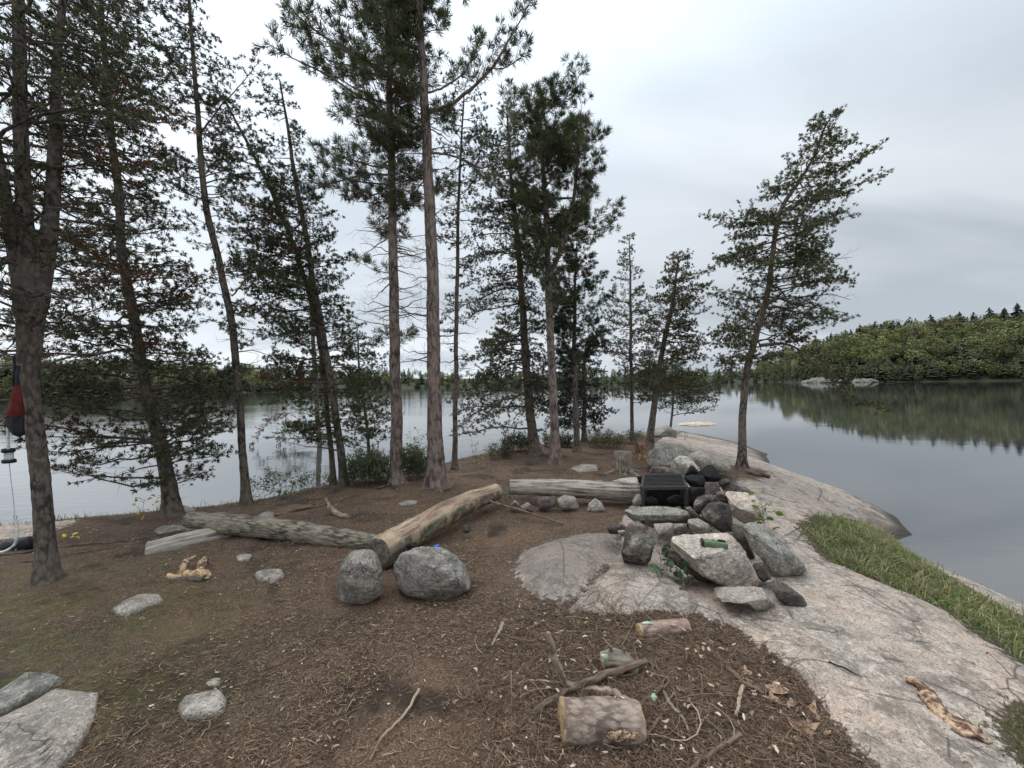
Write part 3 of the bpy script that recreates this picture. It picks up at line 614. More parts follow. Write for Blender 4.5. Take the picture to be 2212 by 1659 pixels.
orock('stone_shard', 'thin sooty shard leaning between the flat stone and the sooty boulder', [(870, 655), (930, 655), (1025, 765), (1000, 775), (930, 730)], 3.85, .06, M['half_soot'], [], 3, 29, 4, .03, FR, conv=c7)
orock('dark_stone', 'dark stone filling the gap between the pinkish slab and the long speckled stone', [(1290, 790), (1390, 830), (1430, 950), (1500, 1110), (1450, 1160), (1370, 1060), (1300, 940)], 3.6, .18, M['granite_dark'], [], 4, 30, 4, .03, FR, conv=c7)
orock('dark_stone', 'dark filler stone added as shade under the left edge of the largest pinkish slab', [(690, 1030), (800, 1040), (950, 1150), (1120, 1280), (1080, 1335), (930, 1250), (760, 1140)], 3.14, .14, M['granite_dark'], [], 3, 75, 4, .04, FR, conv=c7)  # dark filler added in place of the shadow in the gap beneath the slab
orock('boulder', 'broad rounded grey boulder behind the fireplace beside the orange stump', [(555, 300), (562, 210), (620, 130), (720, 93), (840, 108), (935, 150), (1000, 230), (960, 330), (780, 340), (640, 330)], 7.3, .55, M['granite_grey'], [], 2, 31, 5, .03, conv=c7, cat='boulder')
orock('boulder', 'low lichen-grey boulder humped just left of the leaning pine', [(880, 250), (920, 190), (1000, 165), (1100, 195), (1190, 260), (1285, 305), (1260, 350), (950, 360)], 6.6, .5, M['granite'], [], 2, 32, 5, .03, conv=c7, cat='boulder')
orock('boulder', 'tall dark boulder at the near end of the peeled diagonal log', [(228, 1500), (252, 1340), (300, 1262), (380, 1222), (480, 1218), (525, 1250), (556, 1330), (568, 1470), (556, 1560), (470, 1620), (330, 1640), (250, 1600)], 3.0, .19, M['boulder'], [((.1, -.25, 1), .8)], 3, 33, 5, .03, conv=c6, cat='boulder')
orock('boulder', 'wide cleft boulder right of the tall dark one, beside the peeled log', [(655, 1330), (700, 1250), (790, 1215), (900, 1198), (1000, 1213), (1100, 1262), (1170, 1340), (1202, 1430), (1200, 1510), (1120, 1570), (980, 1600), (860, 1590), (760, 1560), (680, 1510), (655, 1420)], 3.1, .25, M['boulder'], [((.3, -.3, .9), .85)], 3, 34, 5, .04, conv=c6, cat='boulder')
LG = 'stones under the weathered log'
for k, (ol, lb, mt) in enumerate([
    ([(1675, 845), (1820, 832), (1832, 880), (1780, 928), (1700, 938)], 'angular brown stone propping the weathered log, left of its neighbour', 'brown_rock'),
    ([(1832, 855), (1880, 828), (1960, 838), (1995, 925), (1880, 938), (1845, 910)], 'squarish pale stone propping the weathered log at its middle', 'granite'),
    ([(2045, 950), (2060, 890), (2110, 848), (2160, 890), (2185, 945), (2110, 960)], 'pale pyramid-shaped stone in front of the weathered log', 'granite_white'),
    ([(1565, 905), (1620, 878), (1662, 920), (1640, 948), (1580, 945)], 'small round pale stone near the left end of the weathered log', 'granite'),
    ([(1480, 900), (1530, 862), (1560, 895), (1550, 925), (1495, 930)], 'small grey stone beside the far end of the peeled log', 'granite_grey')]):
    orock('prop_stone', lb, ol, 4.93, .08, M[mt], [], 5, 40 + k, 4, .03, LG, conv=c6)
orock('small_stone', 'dark angular stone on the needles right of the peeled log', [(1138, 1045), (1190, 1035), (1215, 1085), (1180, 1108), (1150, 1100)], 4.15, .05, M['granite_dark'], [], 4, 46, 3, .03, conv=c6)
gslab('ground_slab', 'large flat pale slab in the near left corner with a thin crack', [(-120, 1620), (20, 1550), (70, 1526), (120, 1494), (214, 1499), (204, 1560), (170, 1620), (136, 1665), (90, 1720), (-100, 1760)], .05, M['granite'], 50, 5, flat=.35, rough=.02)
gslab('ground_slab', 'mossy grey slab behind the large flat pale slab at left edge', [(-100, 1560), (0, 1505), (60, 1468), (120, 1466), (140, 1480), (60, 1515), (-20, 1570)], .06, M['granite_grey'], 51, 4, flat=.4)
gslab('small_stone', 'blocky white stone half sunk in the soil at lower left', [(382, 1535), (400, 1518), (440, 1508), (478, 1504), (490, 1520), (485, 1545), (440, 1555), (392, 1558)], .05, M['granite'], 52, 4, flat=.4)
gslab('small_stone', 'small round grey stone just behind the blocky white stone', [(443, 1480), (460, 1468), (478, 1472), (475, 1484), (455, 1488)], .025, M['granite'], 53, 3)
gslab('small_stone', 'low pinkish hump of stone in the moss left of the split wood', [(240, 1325), (265, 1308), (300, 1292), (345, 1290), (355, 1300), (320, 1315), (270, 1335)], .05, M['granite'], 54, 4)
gslab('small_stone', 'rounded pale stone half buried in front of the long grey log', [(548, 1243), (575, 1236), (610, 1238), (615, 1250), (590, 1262), (560, 1258)], .055, M['granite'], 55, 4)
gslab('small_stone', 'small flat white stone below the middle of the long grey log', [(508, 1202), (525, 1196), (545, 1200), (540, 1212), (515, 1214)], .02, M['granite'], 56, 3)
gslab('small_stone', 'flat grey stone on the ground behind the long grey log', [(555, 1118), (575, 1112), (592, 1112), (592, 1126), (560, 1130)], .06, M['granite_grey'], 57, 3)
gslab('ground_slab', 'thin flat grey slab near the left end of the long grey log', [(330, 1148), (350, 1140), (395, 1136), (440, 1142), (400, 1150), (345, 1156)], .03, M['granite_grey'], 58, 3)
gslab('ground_slab', 'flat pale slab flush with needles at the foot of the leaning lake-edge pine', [(362, 1105), (385, 1099), (425, 1102), (410, 1112), (370, 1112)], .03, M['granite'], 59, 3)
gslab('ground_slab', 'wide flat stone flush with the needles behind the weathered log', [(1232, 1012), (1260, 1004), (1290, 1006), (1292, 1018), (1250, 1022)], .03, M['granite'], 60, 3)
gslab('ground_slab', 'whitish flat stone between the stump and the weathered log', [(1315, 1042), (1345, 1035), (1390, 1033), (1375, 1043), (1325, 1047)], .03, M['granite_white'], 61, 3)
gslab('ground_slab', 'flat dusty stone in the needles behind the middle of the peeled log', [(860, 1088), (880, 1080), (905, 1082), (895, 1092), (868, 1094)], .015, M['granite'], 62, 3)
orock('lake_boulder', 'grey boulder at the tip of the point behind the small bent pine', [(1408, 945), (1415, 925), (1440, 918), (1462, 930), (1463, 950), (1430, 958)], 12.5, .4, M['granite_grey'], [], 3, 64, 4, .03, cat='boulder')
C_ = W(1505, 917, 0); mb = MB(); V, f = ico(4); p = V * [1.3, .7, .16]; p = p + nrm(p) * (fbm(V * 2 + 4, 3) * .12)[:, None]; mb.add(p + [C_[0], C_[1], 0], f)
tag(mb.build('lake_rock', M['granite_pink'], origin=(C_[0], C_[1], 0)), 'low pinkish rock barely above water beyond the point', 'rock')
for k, (a, b, hh_, lb) in enumerate([(1735, 1840, 16, 'long bare whitish outcrop at the foot of the hill across the water'), (1845, 1882, 11, 'short bare outcrop right of the long one at the foot of the hill')]):
    pc = (a + b) / 2; D = float(shoreD(pc)) - 1; cxy = farpos(np.array(pc), np.array(-1.)); wd = (b - a) / 2 / F * D
    V, f = ico(5); p = V * [wd, 9, hh_ / F * D * .6]; p[:, 2] += 2.2 * fbm(V * [5, 2, 1] + k * 5, 5, .65) + 1.0 * np.abs(noise(V * [9, 4, 2])); p[:, 1] += 2 * fbm(V * [4, 2, 3] + 9, 4)
    mb = MB(); mb.add(p + [cxy[0], cxy[1], 0], f); tag(mb.build('shore_outcrop', M['outcrop'], origin=(cxy[0], cxy[1], 0)), lb, 'rock')
#==PART2==
# ---------------------------------------------------------------- pines
GREEN_R = (.088, .104, .046); GREEN_J = (.072, .080, .038); RUST = (.13, .065, .030); DRY = (.075, .055, .038)
def tufts(mb, P, A, L, k, spread, w, tints):
    """P,A (n,3); one triangle per needle bundle"""
    n = len(P); 
    if n == 0: return
    A = nrm(A); ref = np.where(np.abs(A[:, 2:3]) < .9, np.array([[0, 0, 1.]]), np.array([[1., 0, 0]])); X = nrm(np.cross(A, ref)); Yv = np.cross(A, X)
    ph = rng.uniform(0, 6.283, (n, k)); th = spread * rng.random((n, k)) ** .6
    D = A[:, None] * np.cos(th)[..., None] + (X[:, None] * np.cos(ph)[..., None] + Yv[:, None] * np.sin(ph)[..., None]) * np.sin(th)[..., None]
    ln = L[:, None] * rng.uniform(.7, 1.1, (n, k)); base = P[:, None] - A[:, None] * (L[:, None, None] * .45 * rng.random((n, k, 1)))
    S = nrm(np.cross(D, rng.normal(size=(n, k, 3)))) * w
    tip = base + D * ln[..., None]; mid = base + D * ln[..., None] * .45
    V = np.stack([base, mid + S, tip, mid - S], 2)
    V = V.reshape(-1, 3); f = np.arange(len(V)).reshape(-1, 4)
    t = np.repeat((tints[:, None] * rng.uniform(.7, 1.3, (n, k, 1))).reshape(-1, 3), 4, 0)
    mb.add(V, f, 0, tint=t)
def tree(name, label, kind, trunk, Y=None, env=None, nl=50, stems=(), limbs=(), dead=None, ndead=0, bark='bark_jack', dens=1.0, rust=.08, lean=0., flare=.6, droop=None, group='pines around the campsite', seed=0, rise=None, tl=None, green=None):
    global rng
    keep = rng; rng = np.random.default_rng(1000 + seed)
    b = hit(trunk[0][0], trunk[0][1]) if Y is None else None
    if Y is None: Y = b[1]
    Y0 = Y; ytop = min(t[1] for t in trunk)
    def Yat(py): return Y0 + lean * (trunk[0][1] - py) / 1000.0
    P = np.array([PY(px, py, Yat(py)) for px, py, w in trunk]); kx = .93 / math.sqrt(1 + ((trunk[0][0] - CX) / F) ** 2); R = np.array([w * .5 / F * Yat(py) * kx for px, py, w in trunk])
    gz = gz1(P[0][0], P[0][1]); base = np.array([P[0][0], P[0][1], gz])
    P = np.vstack([[P[0][0], P[0][1], gz - .15], P]) if P[0][2] > gz - .1 else P
    R = np.r_[R[0] * 1.05, R] if len(R) < len(P) else R
    root = empty(name, base, label, 'tree', group)
    mt = MB(); PP, RR = resample(P, max(90, len(P) * 16), R)
    h = PP[:, 2] - gz; RR = RR * (1 + flare * np.exp(-np.maximum(h, 0) / .13))
    PP[:, 0] += .02 * noise(np.c_[h * 1.3, h * 0, h * 0 + seed]) * np.clip(h, 0, 1)
    tube(mt, PP, RR, 22, .07, 11, seed=seed)
    # surface roots
    for k in range(5 if flare > .3 else 0):
        a = rng.uniform(0, 6.28); l = RR.max() * rng.uniform(1.0, 1.9); q = np.array([base + [math.cos(a) * l * t, math.sin(a) * l * t, 0] for t in (.25, .55, 1.)])
        q[:, 2] = ground_z(q[:, :2]) + np.array([R.max() * .25, .0, -.03]); tube(mt, resample(q, 7), np.linspace(R.max() * .3, R.max() * .08, 7), 7, .1, 8, seed=seed)
    allst = [(PP, RR)]
    for st in stems:
        Q = np.array([PY(px, py, Yat(py) + (dy or 0)) for px, py, w, dy in st]); r = np.array([w * .5 / F * Y0 * kx for _, _, w, _ in st])
        Q, r = resample(Q, len(st) * 6, r); tube(mt, Q, r, 12, .05, 5, seed=seed + 3); allst.append((Q, r))
    mt.build('trunk', M[bark], root, origin=base)
    br = MB(); cr_ = MB(); red = kind == 'red'
    TL = (tl or (.130 if red else .052)); SP = 1.15 if red else 1.25; K = int((24 if red else 12)); WD = .0040 if red else .0046; dens = dens * (1.45 if red else 1.25); nl = int(nl * (1.25 if red else 1.75))
    if rise is None: rise = .28 if red else .12
    tp = []; ta = []; tt = []; sp0 = []; sp1 = []; sr0 = []; sr1 = []
    gcol = np.array(green or (GREEN_R if red else GREEN_J))
    def twig(a, b, r0, r1): sp0.append(a); sp1.append(b); sr0.append(r0); sr1.append(r1)
    def limb(Q, r0, alive=True, full=.25, dn=1.0, subL=.42, rst=rust):
        n = len(Q); L = np.r_[0, np.cumsum(np.linalg.norm(np.diff(Q, axis=0), axis=1))]; T_ = L[-1]
        rr = np.linspace(r0, r0 * .22, n); tube(br, Q, np.maximum(rr, .0028), 5, .08, 8, caps=False, seed=seed)
        lc = gcol if rng.random() > rst else np.array(RUST) * rng.uniform(.6, 1.2)
        step = (.13 if red else .085) / dn; s = T_ * full * rng.uniform(.6, 1.1); side = 1
        while s < T_:
            f = s / T_; i = min(np.searchsorted(L, s), n - 1); p = Q[i - 1] + (Q[i] - Q[i - 1]) * ((s - L[i - 1]) / (L[i] - L[i - 1] + 1e-9)); d = nrm(Q[i] - Q[i - 1])
            lat = nrm(np.cross(d, [0, 0, 1.]) + 1e-6) * side; side = -side
            l = subL * (.30 + .9 * (1 - f) * min(1, f * 3)) * min(T_, 1.3) * rng.uniform(.5, 1.1) + .06
            dd = nrm(d * rng.uniform(.5, 1.0) + lat * rng.uniform(.4, 1.0) + np.array([0, 0, rng.normal(.28 if red else .08, .35)])) if alive else nrm(d * .5 + lat * rng.uniform(.3, 1) + np.array([0, 0, rng.normal(-.1, .4)]))
            m = p + dd * l * .5 + rng.normal(size=3) * .03 * l; e = p + dd * l + np.array([0, 0, (.22 if red else .08) * l * (1 if alive else -.6)]) + rng.normal(size=3) * .05 * l
            rb = max(.0022, r0 * .22 * (1 - f * .5)); twig(p, m, rb, rb * .75); twig(m, e, rb * .75, .0016)
            nt = max(2, int(l / (.075 if red else .045) * (1 if alive else .8)))
            for k in range(nt):
                g = (k + rng.random()) / nt; q = p + (m - p) * min(1, g * 2) if g < .5 else m + (e - m) * (g - .5) * 2
                o = nrm(dd + rng.normal(size=3) * .8 + np.array([0, 0, .45 if red else .15])) * (.085 if red else .05) * rng.uniform(.4, 1.3) * (1 if alive else 1.6)
                if alive:
                    if g < .18 and l > .25: continue
                    twig(q, q + o, .0022, .0015); tp.append(q + o); ta.append(o); 
                    tt.append(lc * rng.uniform(.65, 1.3) if rng.random() > .05 else np.array(DRY))
                else: twig(q, q + o * 1.5, .0016, .0009)
            if alive: tp.append(e); ta.append(e - m); tt.append(lc * rng.uniform(.8, 1.35))
            s += step * rng.uniform(.6, 1.5)
        if alive: tp.append(Q[-1]); ta.append(Q[-1] - Q[-2]); tt.append(lc)
    def auto(py, ex_l, ex_r, alive, rs, dn=1.0, kdr=0.0):
        # the limb ENDS near py; it leaves the trunk lower by the rise
        st = allst[rng.integers(len(allst))] if rng.random() < .6 else allst[0]
        ang = rng.uniform(0, 2 * math.pi); c = math.cos(ang)
        zq = PY(CX, py, Y0)[2]; pq = st[0][int(np.argmin(np.abs(st[0][:, 2] - zq)))]; px0 = CX + F * pq[0] / pq[1]; el = max(8, px0 - ex_l); er = max(8, ex_r - px0)
        ex = (er if c > 0 else el) / F * Y0; mean = (el + er) * .5 / F * Y0
        Lh = max(.12, (abs(c) * ex + (1 - abs(c)) * min(mean, 1.8)) * (.97 if red else .95)) * rng.uniform(.55, 1.12)
        zend = PY(CX, py, Y0)[2]; z0 = zend - rs * Lh * .8
        Ps, Rs = st; i = int(np.argmin(np.abs(Ps[:, 2] - z0))); p0 = Ps[i]
        dr = np.array([c, math.sin(ang) * .9, 0]); n = 7; t = np.linspace(0, 1, n)[:, None]
        if rs > 0: rs = min(rs, max(.02, (zend - p0[2]) / (Lh * .95)))
        Q = p0 + dr * Lh * t + np.array([0, 0, 1.]) * Lh * (rs * t ** (1.3 if rs > 0 else 1) - kdr * t ** 2)
        Q = Q + np.cumsum(rng.normal(size=(n, 3)) * .03 * Lh, 0) * (t > 0)
        gq = ground_z(Q[:, :2]); Q[:, 2] = np.maximum(Q[:, 2], gq + .25)
        limb(Q, min(Rs[i] * .45, .005 + .011 * Lh), alive, .18 if red else .32, dn)
    if env:
        E = np.array(sorted(env, key=lambda e: e[0]), float); ys = E[:, 0]
        for k in range(nl):
            py = ys[0] + (ys[-1] - ys[0]) * ((k + rng.random()) / nl)
            xl = np.interp(py, ys, E[:, 1]); xr = np.interp(py, ys, E[:, 2])
            tx = np.interp(-py, [-t[1] for t in trunk], [t[0] for t in trunk])
            dn = np.interp(py, ys, E[:, 3]) if E.shape[1] > 3 else 1.0
            if rng.random() > dn: 
                if rng.random() < .5: auto(py, xl, xr, False, rng.normal(-.05, .2), .8)
                continue
            auto(py, xl, xr, True, rng.normal(rise, .16), dens, 0 if droop is None else droop * (py - ys[0]) / (ys[-1] - ys[0]))
    if dead:
        y0, y1, hw = dead
        for k in range(ndead): yy_ = rng.uniform(y0, y1); tx = np.interp(-yy_, [-t[1] for t in trunk], [t[0] for t in trunk]); auto(yy_, tx - hw, tx + hw, False, rng.normal(0, .25), .9)
    for lb in limbs:
        pts, r0, alive = lb[:3]; fu = lb[3] if len(lb) > 3 else .25
        Q = np.array([PY(a, b_, Yat(b_) + dy) for a, b_, dy in pts]); Q = resample(Q, max(8, len(pts) * 4)); Q[1:] += np.cumsum(rng.normal(size=(len(Q) - 1, 3)) * .006, 0)
        limb(Q, r0, alive, fu, lb[4] if len(lb) > 4 else 1.1, lb[5] if len(lb) > 5 else .42, lb[6] if len(lb) > 6 else rust * .5)
    prisms(br, sp0, sp1, sr0, sr1, 3); br.att.setdefault('cyl', [np.zeros((br.n, 3))]) if not br.att else None
    br.build('branches', M[bark], root, origin=base)
    tp = np.array(tp)
    if len(tp):
        n = len(tp); tufts(cr_, tp, np.array(ta), np.full(n, TL) * rng.uniform(.75, 1.25, n), K, SP, WD * (1 + Y0 * .03), np.array(tt))
        cr_.build('crown', M['needles'], root, smooth=False, origin=base)
    rng = keep
    return root, n if len(tp) else 0
ntf = 0
def addtree(*a, **k):
    global ntf
    r, n = tree(*a, **k); ntf += n; return r
addtree('pine_tree', 'thick forked dark pine nearest the camera at the left edge, trunk flecked with lichen', 'jack',
     [(102, 1255, 56), (92, 1080, 50), (76, 940, 50), (62, 820, 54), (66, 700, 70), (68, 640, 92), (66, 590, 66), (54, 480, 44), (46, 300, 38), (42, 100, 34), (36, -140, 26)],
     stems=[[(84, 640, 54, 0), (100, 550, 50, .05), (112, 440, 42, .1), (120, 300, 38, .15), (122, 150, 26, .2), (134, 20, 22, .2), (150, -120, 16, .2)], [(50, 640, 50, 0), (28, 520, 38, -.05), (4, 390, 34, -.1), (-24, 240, 28, -.15), (-50, 60, 20, -.2)]],
     env=[(-160, -150, 330), (0, -200, 330), (150, -200, 330), (300, -200, 300), (450, -200, 270, ), (560, -160, 230), (680, -140, 190), (790, -80, 130)][:0] or [(-160, -150, 330, .8), (0, -200, 330, .8), (150, -200, 320, .75), (300, -200, 290, .7), (450, -200, 260, .6), (560, -160, 220, .5), (680, -140, 190, .3), (790, -80, 120, .2)],
     nl=96, dead=(150, 760, 190), ndead=60, bark='bark_lichen', rust=.12, seed=1, dens=.8,
     limbs=[([(75, 600, 0), (160, 560, .2), (260, 590, .3), (320, 600, .3)], .012, True, .3, 1.0, .3, .9)])
addtree('pine_tree', 'leaning pine with curved thick base at the lake edge right of the large forked pine', 'jack',
     [(370, 1090, 42), (358, 1010, 36), (330, 900, 31), (308, 800, 28), (288, 680, 26), (266, 560, 23), (254, 400, 20), (240, 280, 18), (226, 130, 13), (214, -80, 8)],
     env=[(-80, 110, 330, .9), (150, 110, 350, .9), (300, 120, 370, .9), (450, 130, 390, .9), (600, 100, 440, .9), (700, 90, 450, .95), (820, 50, 520, 1), (900, 80, 490, 1), (980, 110, 450, .9), (1030, 190, 410, .6)],
     Y=5.15, nl=135, rust=.14, seed=2, dens=.95, limbs=[([(344, 945, 0), (270, 950, -.1), (200, 985, -.2), (140, 1023, -.2)], .013, False), ([(318, 860, 0), (250, 850, -.2), (180, 880, -.3), (140, 890, -.3)], .014, True, .2, 1.2, .5),
     ([(330, 880, 0), (400, 850, 0), (440, 860, 0), (480, 870, 0)], .012, True, .2, 1.2, .5), ([(290, 600, 0), (240, 570, -.3), (180, 590, -.4), (330, 590, -.5)], .012, True, .2, 1.2, .4, 1.0)])
addtree('pine_tree', 'slender single dark-trunked pine standing alone against the lake left of the triple cluster', 'jack',
     [(532, 1090, 24), (524, 980, 19), (514, 820, 18), (498, 690, 18), (472, 560, 17), (446, 450, 16), (434, 340, 14), (426, 230, 12), (414, 80, 9), (404, -60, 6)],
     env=[(-60, 360, 450, 1), (100, 360, 480, 1), (200, 340, 490, .9), (280, 350, 490, .85), (340, 360, 540, 1), (400, 370, 530, 1), (450, 400, 510, .4), (560, 420, 560, .15), (700, 440, 600, .1), (820, 420, 620, .1)],
     nl=84, seed=3, dens=1.2, rust=.06, limbs=[([(432, 290, 0), (470, 235, 0), (515, 190, -.1), (552, 140, -.1)], .014, True, .2, 1.5, .4), ([(438, 380, 0), (470, 350, .2), (500, 340, .2), (520, 330, .2)], .012, True, .1, 2, .5), ([(500, 640, 0), (530, 600, 0), (560, 575, 0), (600, 560, 0)], .012, False)])
TC = 'triple trunk pine cluster'
addtree('pine_tree', 'left and thinnest trunk of the triple pine cluster at the bank', 'jack', [(700, 1046, 14), (688, 930, 12), (680, 800, 11), (673, 680, 9), (668, 600, 6)], env=[(600, 610, 730, .8), (700, 600, 730, .7), (800, 580, 740, .6), (900, 560, 720, .6), (985, 545, 700, .6)], nl=30, seed=4, group=TC,
     limbs=[([(686, 900, 0), (640, 890, -.2), (590, 905, -.2), (545, 960, -.3)], .011, True, .3, 1.5, .6, .3), ([(690, 930, 0), (650, 910, -.2), (620, 930, -.2), (600, 970, -.2)], .011, True, .3, 1.5, .6, .6)])
addtree('pine_tree', 'middle trunk of the triple pine cluster, its top bending far to the left', 'jack', [(720, 1047, 14), (708, 900, 12), (694, 760, 12), (664, 620, 11), (622, 500, 10), (580, 400, 9), (530, 300, 7), (490, 225, 4)],
     env=[(225, 468, 530, 1), (300, 460, 590, 1), (400, 480, 640, .9), (500, 500, 680, .9), (600, 520, 720, .8), (720, 540, 740, .5)], nl=60, seed=5, group=TC, dens=.9)
addtree('pine_tree', 'right and thickest trunk of the triple pine cluster, reaching a spiky narrow top', 'jack', [(742, 1050, 20), (726, 900, 17), (700, 740, 16), (676, 600, 14), (650, 450, 11), (630, 340, 9), (618, 250, 6), (604, 172, 3)],
     env=[(170, 575, 640, 1), (230, 570, 645, .6), (300, 570, 670, .6), (400, 540, 700, .8), (460, 500, 720, 1), (560, 480, 750, 1), (660, 510, 770, .9), (760, 530, 800, .9), (860, 540, 810, .8), (950, 580, 810, .5)], nl=92, seed=6, group=TC, dens=1.1, green=(.055, .078, .028))
addtree('pine_tree', 'thin young pine on the bank between the triple cluster and the straight pines', 'jack', [(797, 990, 8), (790, 900, 7), (778, 820, 6), (772, 720, 3)], Y=9.2, env=[(715, 740, 820, .9), (800, 725, 840, .9), (880, 730, 860, 1), (950, 740, 860, .9)], nl=54, seed=7, flare=.1)
addtree('red_pine', 'straight grey-barked pine, left one of the two tall straight ones, bushy left side', 'red', [(857, 1042, 32), (856, 900, 27), (853, 750, 25), (850, 600, 22), (847, 430, 19), (842, 200, 14), (835, 0, 10), (830, -160, 6)],
     env=[(-170, 690, 930, 1), (-60, 680, 930, 1), (60, 690, 940, 1), (160, 650, 930, 1), (220, 640, 920, 1), (290, 670, 930, 1), (350, 655, 930, 1), (410, 680, 900, 1), (450, 720, 920, .35), (560, 740, 960, .12), (680, 760, 960, .1), (720, 780, 930, .3)], nl=98, bark='bark_red', seed=8, rust=.05, dens=1.0,
     dead=(480, 740, 95), ndead=26, limbs=[([(843, 160, 0), (780, 130, -.3), (710, 85, -.4), (650, 40, -.5), (612, -10, -.5)], .028, True, .35, 1.2, .5), ([(848, 400, 0), (780, 390, .2), (730, 380, .2), (690, 340, .2)], .02, True, .2, 1.4, .5)])
addtree('red_pine', 'tallest straight pine in the middle with reddish grey bark and wide upswept limbs', 'red', [(943, 1052, 46), (940, 950, 36), (938, 850, 32), (936, 700, 30), (931, 500, 27), (922, 330, 23), (912, 120, 18), (902, -60, 13), (898, -180, 8)],
     env=[(-190, 800, 1080, 1), (-60, 790, 1060, 1), (40, 820, 1000, .9), (140, 840, 980, .55), (250, 850, 1030, .35), (350, 850, 1060, .25), (430, 860, 1040, .12)], nl=66, bark='bark_red', seed=9, rust=.04,
     dead=(260, 800, 100), ndead=30, limbs=[([(926, 242, 0), (985, 215, -.1), (1030, 175, -.2), (1075, 120, -.3), (1110, 60, -.3), (1150, -10, -.3)], .034, True, .3, 1.1, .5), ([(1050, 150, -.2), (1090, 150, -.3), (1125, 130, -.3), (1140, 95, -.3)], .014, True, .3, 1.2, .5),
       ([(926, 200, 0), (970, 180, .2), (1010, 150, .3), (1040, 90, .3)], .02, True, .3, 1.1, .5), ([(918, 120, 0), (880, 100, .1), (850, 95, .1), (810, 60, .1)], .02, True, .3), ([(930, 330, 0), (990, 340, .1), (1040, 360, .1), (1085, 330, .1), (1100, 200, .1)], .02, True, .45, .8, .4), ([(924, 290, 0), (870, 250, -.2), (830, 260, -.3), (800, 240, -.3)], .02, True, .3)])
addtree('pine_tree', 'thin sparse dark pine just right of the tallest straight pine', 'jack', [(982, 1014, 13), (984, 900, 11), (985, 750, 10), (988, 600, 9), (990, 450, 7), (996, 320, 5), (1002, 200, 3)], env=[(195, 950, 1060, .9), (300, 940, 1080, .8), (400, 950, 1070, .6), (520, 950, 1050, .5), (650, 960, 1050, .4), (780, 970, 1040, .25)], nl=80, dead=(400, 850, 60), ndead=40, seed=10, dens=1.0, green=(.045, .048, .026))
addtree('pine_tree', 'dark rough pine with drooping lower twigs, left of the forked red pine', 'jack', [(1156, 982, 25), (1146, 900, 21), (1136, 780, 19), (1126, 620, 15), (1116, 500, 12), (1104, 380, 8), (1096, 250, 4)],
     env=[(245, 1060, 1130, .9), (350, 1030, 1150, .9), (450, 1000, 1160, .95), (550, 990, 1170, .95), (650, 985, 1180, .9), (740, 975, 1195, 1), (810, 970, 1200, 1), (880, 990, 1190, .9)], nl=120, droop=.5, seed=11, dens=1.0, rust=.08)
addtree('red_pine', 'medium bushy-topped pine with a forked crown and smooth grey trunk', 'red', [(1201, 1000, 25), (1197, 900, 20), (1190, 760, 18), (1184, 600, 15), (1180, 490, 12), (1172, 350, 9), (1160, 225, 5)],
     stems=[[(1184, 600, 12, 0), (1212, 540, 11, -.1), (1234, 460, 9, -.15), (1246, 370, 7, -.2), (1256, 260, 4, -.2)]],
     env=[(205, 1130, 1190, 1), (240, 1110, 1285, 1), (300, 1090, 1305, 1), (360, 1080, 1300, 1), (430, 1090, 1290, 1), (480, 1100, 1320, .8), (560, 1110, 1290, .2), (680, 1120, 1260, .12)], nl=88, bark='bark_red', seed=12, rust=.03, dens=1.25, rise=.38,
     limbs=[([(1182, 540, 0), (1230, 500, .1), (1280, 480, .1), (1330, 455, .1)], .018, True, .3, 1.4, .5), ([(1225, 520, 0), (1270, 510, -.2), (1310, 500, -.2), (1325, 470, -.2)], .014, True, .2, 1.4, .5)])
addtree('red_pine', 'shorter dark green pine right of the forked red pine', 'red', [(1246, 976, 15), (1243, 850, 12), (1241, 700, 9), (1243, 600, 6), (1246, 525, 3)], env=[(520, 1215, 1280, 1), (600, 1190, 1310, 1), (680, 1180, 1330, 1), (750, 1180, 1330, 1), (800, 1190, 1310, .5)], nl=58, bark='bark_jack', seed=13, rust=.06, dens=1.2, rise=.4, green=(.045, .07, .03), tl=.10)
addtree('spruce_tree', 'low dark spruce with flat layered boughs behind the pine trunks on the point', 'jack', [(1262, 945, 12), (1262, 860, 9), (1262, 760, 5)], Y=11.5, env=[(750, 1220, 1300, 1), (820, 1190, 1310, 1), (880, 1160, 1320, 1), (925, 1160, 1310, 1)], nl=54, seed=14, dens=1.4, rise=-.1, green=(.028, .04, .02), rust=0)
addtree('pine_tree', 'slim spire-topped young pine between the dark green pine and the bent pine', 'jack', [(1366, 948, 9), (1363, 800, 8), (1362, 650, 6), (1360, 512, 2)], env=[(508, 1352, 1370, 1), (560, 1335, 1385, .7), (620, 1320, 1400, .9), (700, 1295, 1420, .9), (780, 1295, 1420, .9), (860, 1310, 1425, .8)], nl=72, seed=15, dens=.8, rise=.35)
addtree('pine_tree', 'bent rusty-green pine with a broad crown leaning right, above the orange stump', 'jack', [(1403, 972, 20), (1410, 900, 15), (1420, 820, 13), (1438, 720, 11), (1455, 640, 8), (1466, 555, 3)], env=[(548, 1450, 1490, 1), (610, 1425, 1530, 1), (680, 1400, 1540, 1), (760, 1385, 1535, 1), (830, 1370, 1540, .9), (870, 1370, 1550, .6)], nl=88, seed=16, dens=1.0, green=(.085, .085, .036), rust=.1)
addtree('pine_tree', 'small low pine with flat green boughs over the water at the end of the point', 'jack', [(1448, 940, 6), (1454, 870, 5), (1452, 790, 3)], env=[(790, 1400, 1490, 1), (850, 1390, 1545, 1), (890, 1420, 1560, .9)], nl=34, seed=17, dens=1.1, rise=0, green=(.05, .085, .035), flare=.1, rust=0)
